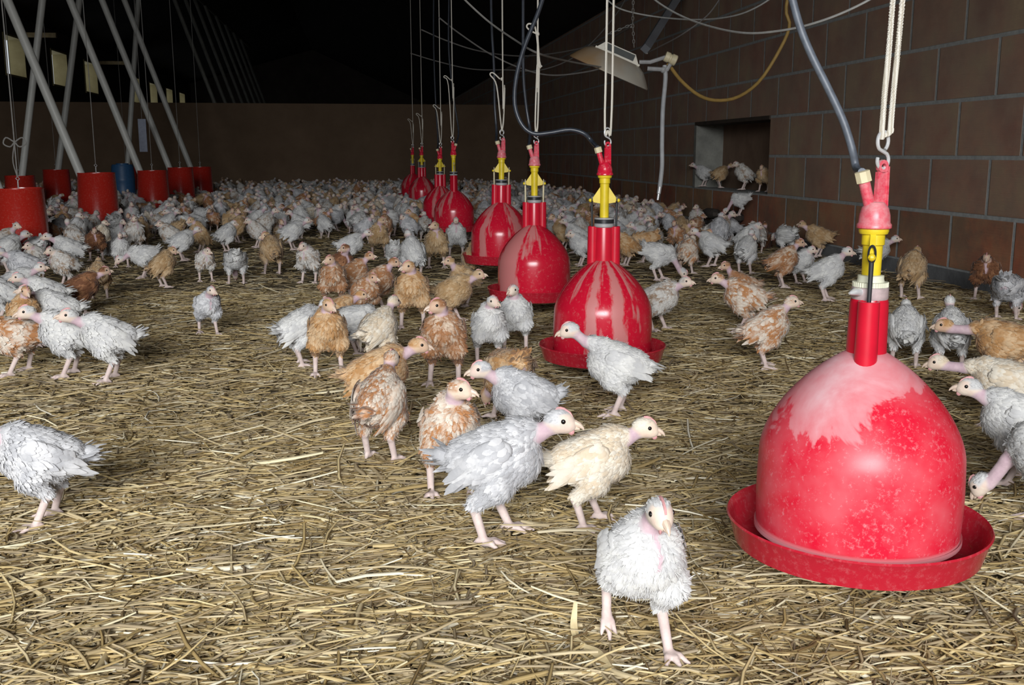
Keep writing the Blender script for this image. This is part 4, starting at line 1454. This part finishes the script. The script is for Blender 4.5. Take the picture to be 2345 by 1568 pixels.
def merged_mesh(pose, look, res, nf, variant, eyes=True):
    """the whole bird as one mesh for chickens too small in the photo to show their parts"""
    key = ('one', pose, look, res, nf, variant)
    if key in SHAPES: return SHAPES[key]
    s = bird_shape(pose, look, res, nf, 500 + variant * 13 + sum(map(ord, pose)) + look)
    V, F_, sk, lg, fc = s['body']
    vs, fs, mi = [V], [F_], [np.zeros(len(F_), int)]
    at_ = {'skin': [sk], 'legs': [lg], 'face': [fc], 'fv': [np.full(len(V), .5)], 'ft': [np.full(len(V), .6)]}
    n = len(V)
    for k in ('plumage', 'cap', 'wing_l', 'wing_r', 'tail'):
        v, f, fv, ft = s[k]
        vs.append(v); fs.append(f + n); mi.append(np.zeros(len(f), int)); n += len(v)
        for a in ('skin', 'legs', 'face'): at_[a].append(np.zeros(len(v)))
        at_['fv'].append(fv); at_['ft'].append(ft)
    hc, Rh = s['head']
    ex = [(beak_mb(hc, Rh), 1)] + ([(comb_mb(hc, Rh), 2), (eye_mb(hc, Rh, 1), 3), (eye_mb(hc, Rh, -1), 3)] if eyes else [])
    faces = [tuple(q) if q[2] != q[3] else tuple(q[:3]) for q in np.concatenate(fs).tolist()]
    mis = np.concatenate(mi).tolist()
    for mb, k in ex:
        v = np.concatenate(mb.v); vs.append(v)
        faces += [tuple(i + n for i in q) for q in mb.f]; mis += [k] * len(mb.f); n += len(v)
        for a in at_: at_[a].append(np.full(len(v), .5 if a in ('fv', 'ft') else 0))
    me = bpy.data.meshes.new('small_chicken')
    me.from_pydata(np.concatenate(vs).tolist(), [], faces)
    me.polygons.foreach_set('material_index', np.array(mis, np.int32)); me.polygons.foreach_set('use_smooth', np.ones(len(faces), bool)); me.update()
    for a in at_: attr(me, a, np.concatenate(at_[a]))
    for m in ('p_white', 'horn', 'comb', 'eye'): me.materials.append(MAT[m])
    SHAPES[key] = me
    return me


def paint(o, mat_key, seed):
    o.color = (seed, 0, 0, 1)
    sl = o.material_slots[0]
    sl.link = 'OBJECT'; sl.material = MAT[mat_key]


USED = []
bird_no = [0]


def world_yaw(face_img, x, y):
    """direction as seen in the photo (0 right, 90 away, 180 left, 270 towards the camera) -> yaw in the barn"""
    return math.radians(face_img) - math.atan2(x, y)


def full_bird(px, py, face, col, pose, look, label, s=1.0, z=0.0, pos=None, cat='chicken', group='naked-neck chickens on the straw', variant=None, detail=None):
    q = on_floor(px, py, z) if pos is None else np.array(pos, float)
    q[2] += .006
    d = float(np.hypot(q[0], q[1]))
    rel = ((look - face + 180) % 360) - 180
    rel = int(round(max(-115, min(115, rel)) / 30.0) * 30)
    bird_no[0] += 1
    v = (bird_no[0] if d < 2.95 else bird_no[0] % 2) if variant is None else variant
    res, nf = (.0027, 1500) if d < 2.95 else (.0036, 850)
    if d > 4.6: res, nf = .0046, 420
    M = bird_meshes(pose, rel, res, nf, v)
    root = empty('chicken', tuple(q), world_yaw(face, q[0], q[1]))
    root.scale = (s, s, s)
    tag(root, label, cat, group)
    seed = random.random()
    for nm, me, mk in M:
        o = link(nm, me, root)
        if mk == 'p': paint(o, 'p_' + col, seed)
    USED.append((q[0], q[1], .115 * s))
    return root


# px, py = ground between the feet in the photo; face; colour; pose; look; label; scale
BIRDS = [
    (1462, 1492, 290, 'white', 'stride', 300, 'white chicken closest to the camera, walking forward with one foot raised', 1.0),
    (1135, 1242, 352, 'grey', 'level', 355, 'plump grey-white chicken in the middle foreground walking right', 1.12),
    (1352, 1212, 2, 'cream', 'level', 5, 'cream-white chicken behind the closest one, facing right', .96),
    (1032, 1140, 282, 'pied', 'upright', 340, 'buff and white chicken half hidden behind the plump grey-white one', 1.02),
    (1200, 1040, 190, 'grey', 'level', 185, 'grey-white chicken with pale wings looking left behind the plump grey one', 1.0),
    (1166, 965, 120, 'buff', 'peck', 130, 'buff chicken bending away behind the grey-white one that looks left', .98),
    (872, 1062, 68, 'pied', 'alert', 60, 'pied chicken seen from behind with a long bare pink neck', 1.0),
    (868, 980, 3, 'buff', 'level', 5, 'orange-buff chicken stretched out to the right behind the pied one', 1.03),
    (108, 1205, 178, 'grey', 'level', 180, 'grey chicken at the left edge walking out of the picture', .98),
    (1412, 955, 184, 'white', 'reach', 185, 'white chicken stretching its neck in front of the second drinker', 1.05),
    (1018, 888, 262, 'rust', 'upright', 205, 'tall rusty chicken with red face looking left in the middle', 1.1),
    (753, 865, 273, 'buff', 'upright', 315, 'buff chicken standing upright with a bare lilac breast stripe', 1.02),
    (690, 842, 28, 'white', 'level', 20, 'white chicken with fluffy tail left of the upright buff one', .98),
    (868, 850, 48, 'cream', 'alert', 40, 'cream chicken seen from behind with tail tuft to the left', .96),
    (818, 815, 8, 'white', 'down', 0, 'white-headed chicken lowering its head beside the cream one', .9),
    (775, 790, 10, 'buff', 'level', 0, 'lilac-necked buff chicken behind the upright buff one', .88),
    (945, 757, 268, 'buff', 'upright', 205, 'tan upright chicken with lilac stripe right of the rusty group', 1.12),
    (838, 738, 300, 'rust', 'tuck', 330, 'rust and white chicken with tucked head in the middle of the rusty group', .92),
    (764, 712, 270, 'rust', 'upright', 200, 'rusty chicken with white breast patches looking left', 1.0),
    (866, 718, 335, 'rust', 'alert', 355, 'rusty chicken with lilac throat looking right in the rusty group', 1.0),
    (812, 690, 345, 'rust', 'alert', 350, 'rusty chicken behind the rusty group with head turned right', .95),
    (783, 668, 300, 'brown', 'alert', 185, 'brown chicken at the back of the rusty group', 1.0),
    (1040, 742, 352, 'tan', 'level', 355, 'tan chicken facing right left of the two white ones', 1.0),
    (1064, 705, 212, 'tan', 'alert', 190, 'tan chicken looking left behind the one facing right', .95),
    (1119, 838, 282, 'white', 'upright', 310, 'white chicken with a black speck on its breast looking right', .95),
    (1180, 808, 266, 'white', 'upright', 225, 'white chicken behind the one with a black speck, close to the third drinker', .98),
    (947, 640, 118, 'white', 'upright', 125, 'white chicken seen from behind above the tan upright one', 1.08),
    (1000, 617, 272, 'tan', 'upright', 200, 'tan chicken with long neck standing left of the fourth drinker', 1.15),
    (1045, 592, 270, 'white', 'upright', 265, 'white front-facing chicken just left of the fourth drinker', 1.1),
    (1083, 655, 95, 'tan', 'tuck', 90, 'fluffy tan chicken against the left side of the third drinker', 1.0),
    (624, 632, 105, 'tan', 'tuck', 185, 'dark tan chicken standing alone with its back to the camera, left of the rusty group', 1.1),
    (708, 652, 250, 'mottled', 'tuck', 230, 'mottled grey chicken with hanging head right of the dark tan one', 1.02),
    (478, 770, 282, 'grey', 'walk', 310, 'lone grey chicken walking across the bare straw on the left', .84),
    (375, 662, 28, 'tan', 'tuck', 10, 'tan chicken in front of a white one at the left of the straw', .95),
    (332, 640, 190, 'white', 'down', 190, 'white chicken half hidden behind the tan one on the left', .98),
    (472, 648, 278, 'mottled', 'tuck', 330, 'small mottled chicken facing the camera beside the white one with a pink patch', .85),
    (542, 655, 92, 'white', 'peck', 100, 'white chicken from behind with a bare pink patch', 1.0),
    (280, 615, 270, 'white', 'upright', 260, 'white chicken facing the camera right of the nearest hopper', .88),
    (255, 877, 184, 'white', 'level', 182, 'white chicken with spread tail at the front of the left bunch', 1.05),
    (160, 866, 180, 'white', 'level', 182, 'white chicken with bare neck second in the left bunch', 1.05),
    (45, 862, 185, 'pied', 'stretch', 180, 'buff and white chicken hurrying off at the left edge', 1.05),
    (62, 800, 285, 'buff', 'upright', 280, 'buff-throated chicken facing the camera in the left bunch', .92),
    (138, 790, 178, 'white', 'level', 175, 'white chicken with tail to the right above the front ones of the left bunch', 1.0),
    (112, 745, 180, 'white', 'level', 180, 'white chicken behind the buff-throated one in the left bunch', .98),
    (192, 728, 8, 'brown', 'level', 0, 'brown chicken at the right side of the left bunch', .95),
    (230, 690, 85, 'tan', 'tuck', 90, 'tan chicken standing behind the brown one of the left bunch', .9),
    (42, 722, 350, 'white', 'level', 340, 'white chicken with dark-eyed face in the upper left bunch', 1.0),
    (2, 745, 184, 'white', 'tuck', 190, 'white chicken cut by the left edge below the nearest hopper', 1.0),
    (60, 668, 182, 'grey', 'level', 180, 'grey chicken in front of the nearest hopper', 1.02),
    (150, 662, 205, 'mottled', 'tuck', 200, 'mottled chicken right of the nearest hopper in the left crowd', .98),
    (20, 628, 20, 'white', 'level', 20, 'white chicken rounding its back against the nearest hopper', 1.1),
    (160, 625, 180, 'white', 'level', 175, 'white chicken facing left just right of the nearest hopper', 1.05),
    (1508, 762, 345, 'mottled', 'level', 355, 'white chicken with tan head half hidden by the second drinker', 1.0),
    (1702, 765, 184, 'pied', 'level', 182, 'rust and white chicken with red face walking left', 1.05),
    (1750, 848, 18, 'pied', 'alert', 5, 'cream and rust chicken with bare neck looking right in the open', .98),
    (1698, 682, 192, 'rust', 'sit', 184, 'rusty chicken crouching behind the red-faced one', .98),
    (1705, 630, 70, 'white', 'alert', 60, 'white chicken with drooping tail behind the crouching rusty one', 1.05),
    (1790, 662, 22, 'rust', 'alert', 30, 'rust-backed chicken with cream wing left of two white ones', 1.05),
    (1832, 652, 330, 'white', 'tuck', 350, 'white chicken tucked between the rust-backed one and the profile one', .92),
    (1890, 692, 5, 'white', 'alert', 2, 'white chicken in profile looking right before the block wall', 1.06),
    (2003, 628, 10, 'white', 'level', 10, 'white chicken behind the yellow valve of the nearest drinker', 1.0),
    (2043, 606, 20, 'tan', 'tuck', 0, 'tan chicken by the block wall right of the yellow valve', 1.05),
    (2083, 688, 75, 'tan', 'tuck', 60, 'fluffy tan chicken standing at the foot of the block wall', 1.12),
    (2252, 692, 268, 'brown', 'tuck', 265, 'dark brown chicken facing the camera at the block wall', 1.05),
    (2302, 738, 78, 'grey', 'peck', 20, 'grey chicken pecking with a bare pink patch at the right edge', 1.08),
    (2068, 846, 95, 'white', 'tuck', 100, 'white chicken from behind right beside the neck of the nearest drinker', .98),
    (2172, 856, 100, 'white', 'alert', 110, 'grey-backed white chicken standing behind the buff one at right', .98),
    (2292, 885, 180, 'buff', 'stretch', 180, 'buff chicken at the right edge poking its neck left', 1.08),
    (2290, 985, 180, 'cream', 'stretch', 180, 'cream chicken darting left behind the nearest drinker', 1.0),
    (2322, 1112, 186, 'white', 'level', 184, 'white ruffled chicken at the right edge looking at the nearest drinker', 1.0),
    (2400, 1195, 170, 'white', 'peck', 180, 'white chicken mostly cut off by the right edge beside the drinker tray', 1.0),
    (1506, 645, 352, 'white', 'peck', 350, 'white chicken pecking with tail tuft up, right of the second drinker', 1.1),
    (1572, 630, 62, 'pied', 'tuck', 60, 'tan and white chicken from behind next to the pecking white one', 1.0),
    (1628, 614, 172, 'white', 'level', 170, 'bright white chicken facing left behind the tan and white one', 1.08),
    (1478, 585, 184, 'white', 'level', 180, 'white chicken above the pecking one right of the second drinker', 1.0),
    (1872, 592, 186, 'tan', 'level', 170, 'tan chicken by the bottom blocks of the wall, left of the profile white one', 1.1),
    (1434, 612, 200, 'buff', 'tuck', 200, 'buff chicken touching the right side of the second drinker neck', 1.0),
    (1330, 612, 195, 'white', 'tuck', 190, 'white chicken between the second and third drinkers', 1.0),
    (1318, 582, 180, 'white', 'alert', 178, 'dark-eyed white chicken peering left behind the third drinker', 1.0),
    (805, 612, 5, 'white', 'level', 0, 'white chicken with rounded back behind the rusty group', 1.02),
    (868, 590, 280, 'tan', 'upright', 0, 'tan long-necked chicken standing behind the rusty group', 1.08),
    (905, 622, 90, 'white', 'peck', 90, 'white chicken from behind beside the tan long-necked one', .92),
    (672, 575, 10, 'white', 'level', 20, 'white chicken behind the dark tan one', 1.05),
    (590, 570, 200, 'mottled', 'tuck', 180, 'mottled chicken with drooping head left of the dark tan one', 1.0),
    (520, 580, 30, 'white', 'tuck', 10, 'round white chicken behind the one with a pink patch', 1.0),
    (460, 582, 200, 'tan', 'upright', 190, 'tan-headed chicken standing up behind the small mottled one', 1.02),
    (420, 600, 15, 'white', 'level', 10, 'white chicken above the tan one at the left of the straw', 1.0),
    (392, 580, 170, 'mottled', 'tuck', 200, 'mottled chicken in the crowd behind the tan one on the left', 1.0),
    (325, 572, 80, 'tan', 'tuck', 80, 'tan chicken in the crowd right of the white front-facing one', 1.05),
    (222, 600, 270, 'brown', 'tuck', 260, 'brown chicken left of the white front-facing one by the hopper', 1.0),
]
for b in BIRDS: full_bird(*b)
# perched in the hatch
for px, X, face, col, pose, look, lab, s in [
    (1604, 3.20, 182, 'white', 'level', 180, 'white chicken at the left end of the hatch sill', 1.0),
    (1648, 3.22, 30, 'tan', 'level', 20, 'rusty tan chicken second from the left on the hatch sill', 1.0),
    (1702, 3.24, 178, 'mottled', 'tuck', 170, 'mottled chicken in the middle of the hatch sill', 1.08),
    (1748, 3.24, 250, 'tan', 'tuck', 240, 'tan chicken at the right end of the hatch sill', .98)]:
    q = on_x(px, 440, X); q[2] = HZ0
    q[1] = min(max(q[1], HY0 + .1), HY1 - .12)
    full_bird(0, 0, face, col, pose, look, lab, s, pos=q, group='chickens perched in the wall hatch')
q = on_x(1695, 472, 2.98); q[2] = .20
full_bird(0, 0, 200, 'white', 'peck', 200, 'white chicken leaning down on the step below the hatch', .95, pos=q, group='chickens perched in the wall hatch')

# ------------------------------------------------------------------ the crowd further back
for loc, eye, nut, d in DR: USED.append((loc[0], loc[1], .24))
for x, y, zt in HOP: USED.append((x, y, .25))
UA = [np.array(USED)]
ONE = []
for k, (po, lk) in enumerate([('alert', 0), ('level', 0), ('tuck', 30), ('alert', -30), ('upright', -60), ('peck', 0), ('upright', 30), ('tuck', -60), ('alert', 60), ('down', 0), ('level', -30), ('sit', 30)]):
    ONE.append((po, lk))
PICK = ['white'] * 38 + ['grey'] * 18 + ['mottled'] * 20 + ['cream'] * 6 + ['tan'] * 10 + ['rust'] * 5 + ['pied'] * 4 + ['buff'] * 3 + ['brown'] * 2
CNAME = {'white': 'white', 'grey': 'greyish', 'mottled': 'mottled', 'cream': 'cream', 'tan': 'tan', 'rust': 'rusty', 'pied': 'buff and white', 'buff': 'buff', 'brown': 'brown'}


def front_limit(px):
    """image row in front of which the straw is bare (crowd only further back)"""
    return float(np.interp(px, [-200, 120, 260, 420, 620, 700, 980, 1100, 1280, 1500, 1700, 1860, 2000], [650, 640, 590, 565, 556, 556, 566, 575, 590, 604, 604, 590, 575]))


def project(q):
    dd = np.array(q) - _E; zc = dd @ _F
    return 1172.5 + FPX * (dd @ _R) / zc, 784 - FPX * (dd @ _U) / zc


def scatter(y0, y1, dens, mind, seed, pool=None):
    r = np.random.default_rng(seed)
    area = (y1 - y0) * (XR - XL)
    out = []
    cells = {}
    def put(x, y): cells.setdefault((int(x // .3), int(y // .3)), []).append((x, y))
    for x, y, rr in UA[0]: put(x, y)
    big = UA[0]
    for x, y in (pool or []): put(x, y)
    for _ in range(int(area * dens * 2.2)):
        x, y = r.uniform(XL + .15, XR - .22), r.uniform(y0, y1)
        px, py = project((x, y, 0))
        if px < -90 or px > 2440 or py > front_limit(px): continue
        if len(out) and (r.random() < .0): continue
        cx, cy = int(x // .3), int(y // .3)
        if any((a - x) ** 2 + (b - y) ** 2 < mind ** 2 for i in (-1, 0, 1) for j in (-1, 0, 1) for a, b in cells.get((cx + i, cy + j), ())): continue
        if ((big[:, 0] - x) ** 2 + (big[:, 1] - y) ** 2 < (big[:, 2] + .10) ** 2).any(): continue
        put(x, y); out.append((x, y, px, py))
    return out


def zone(px, py):
    if px < 260: return 'crowding round the front hoppers'
    if px < 520: return 'crowding right of the hoppers'
    if px < 760: return 'in the crowd left of centre'
    if px < 1000: return 'left of the far drinkers'
    if px < 1240: return 'behind the fourth and third drinkers'
    if px < 1560: return 'behind the second drinker'
    return 'along the wall below the hatch'


pts = sorted(scatter(5.6, 12.5, 16, .185, 5), key=lambda t: t[1])
NIND = 300 - len(BIRDS) - 5
r = np.random.default_rng(21)
for x, y, px, py in pts[:NIND]:
    po, lk = ONE[r.integers(len(ONE))]
    me = merged_mesh(po, lk, .0062 if y < 9 else .0075, 170, 1)
    col = PICK[r.integers(len(PICK))]
    face = float(r.choice([0, 180, 90, 270])) + r.normal(0, 28)
    o = link('chicken', me, None, (x, y, 0))
    o.rotation_euler = (0, 0, world_yaw(face, x, y))
    s = r.uniform(.94, 1.14)
    o.scale = (s, s, s)
    paint(o, 'p_' + col, float(r.random()))
    fd = ['facing right', 'facing away', 'facing left', 'facing the camera'][int(((face + 45) % 360) // 90)]
    ps = {'peck': ' pecking', 'sit': ' crouching', 'down': ' with lowered head', 'upright': ' stretched upright'}.get(po, '')
    z_ = zone(px, py)
    tag(o, 'small %s chicken%s %s %s' % (CNAME[col], ps, fd, z_), 'chicken', 'chickens ' + z_)
rest = pts[NIND:]
ylast = rest[0][1] if rest else 11.0
rest += scatter(max(12.5, ylast), 19.5, 11.5, .215, 6, [(a[0], a[1]) for a in pts])

# everything beyond the 300 nearest is one flock
protos = []
for po, lk in ONE[:8]:
    s_ = bird_shape(po, lk, .0105, 45, 77 + len(protos))
    V, F_, sk, lg, fc = s_['body']
    pv, pf, pfv, pft = s_['plumage']; tv, tf, tfv, tft = s_['tail']
    tf = tf[tf[:, 2] != tf[:, 3]]
    vv = np.concatenate([V, pv, tv]); ff = np.concatenate([F_, pf + len(V), tf + len(V) + len(pv)])
    z_ = np.zeros(len(pv) + len(tv))
    protos.append((vv, ff, np.concatenate([sk, z_]), np.concatenate([lg, z_]), np.concatenate([fc, z_]), np.concatenate([np.full(len(V), .5), pfv, tfv])))
by = {}
VS, FS, SK, LG, FC, FV, MI, n = [], [], [], [], [], [], [], 0
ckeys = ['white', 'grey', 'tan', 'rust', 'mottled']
for x, y, px, py in rest:
    vv, ff, sk, lg, fc, fv = protos[r.integers(len(protos))]
    a = r.uniform(0, 2 * math.pi); s = r.uniform(.94, 1.12)
    Rm = np.array([[math.cos(a), -math.sin(a), 0], [math.sin(a), math.cos(a), 0], [0, 0, 1]]) * s
    VS.append(vv @ Rm.T + (x, y, 0)); FS.append(ff + n); n += len(vv)
    SK.append(sk); LG.append(lg); FC.append(fc); FV.append(fv)
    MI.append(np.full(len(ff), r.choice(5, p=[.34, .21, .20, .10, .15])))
if VS:
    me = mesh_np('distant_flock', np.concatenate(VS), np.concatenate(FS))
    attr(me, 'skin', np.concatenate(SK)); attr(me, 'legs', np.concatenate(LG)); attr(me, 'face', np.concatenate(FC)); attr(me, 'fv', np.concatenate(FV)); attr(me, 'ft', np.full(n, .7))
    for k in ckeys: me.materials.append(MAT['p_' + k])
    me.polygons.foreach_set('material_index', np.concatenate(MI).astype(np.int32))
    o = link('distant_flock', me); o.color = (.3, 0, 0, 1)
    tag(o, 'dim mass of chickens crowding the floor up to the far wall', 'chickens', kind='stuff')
print('birds', len(BIRDS) + 5, 'small', min(len(pts), NIND), 'flock', len(rest), 'ylast', ylast)
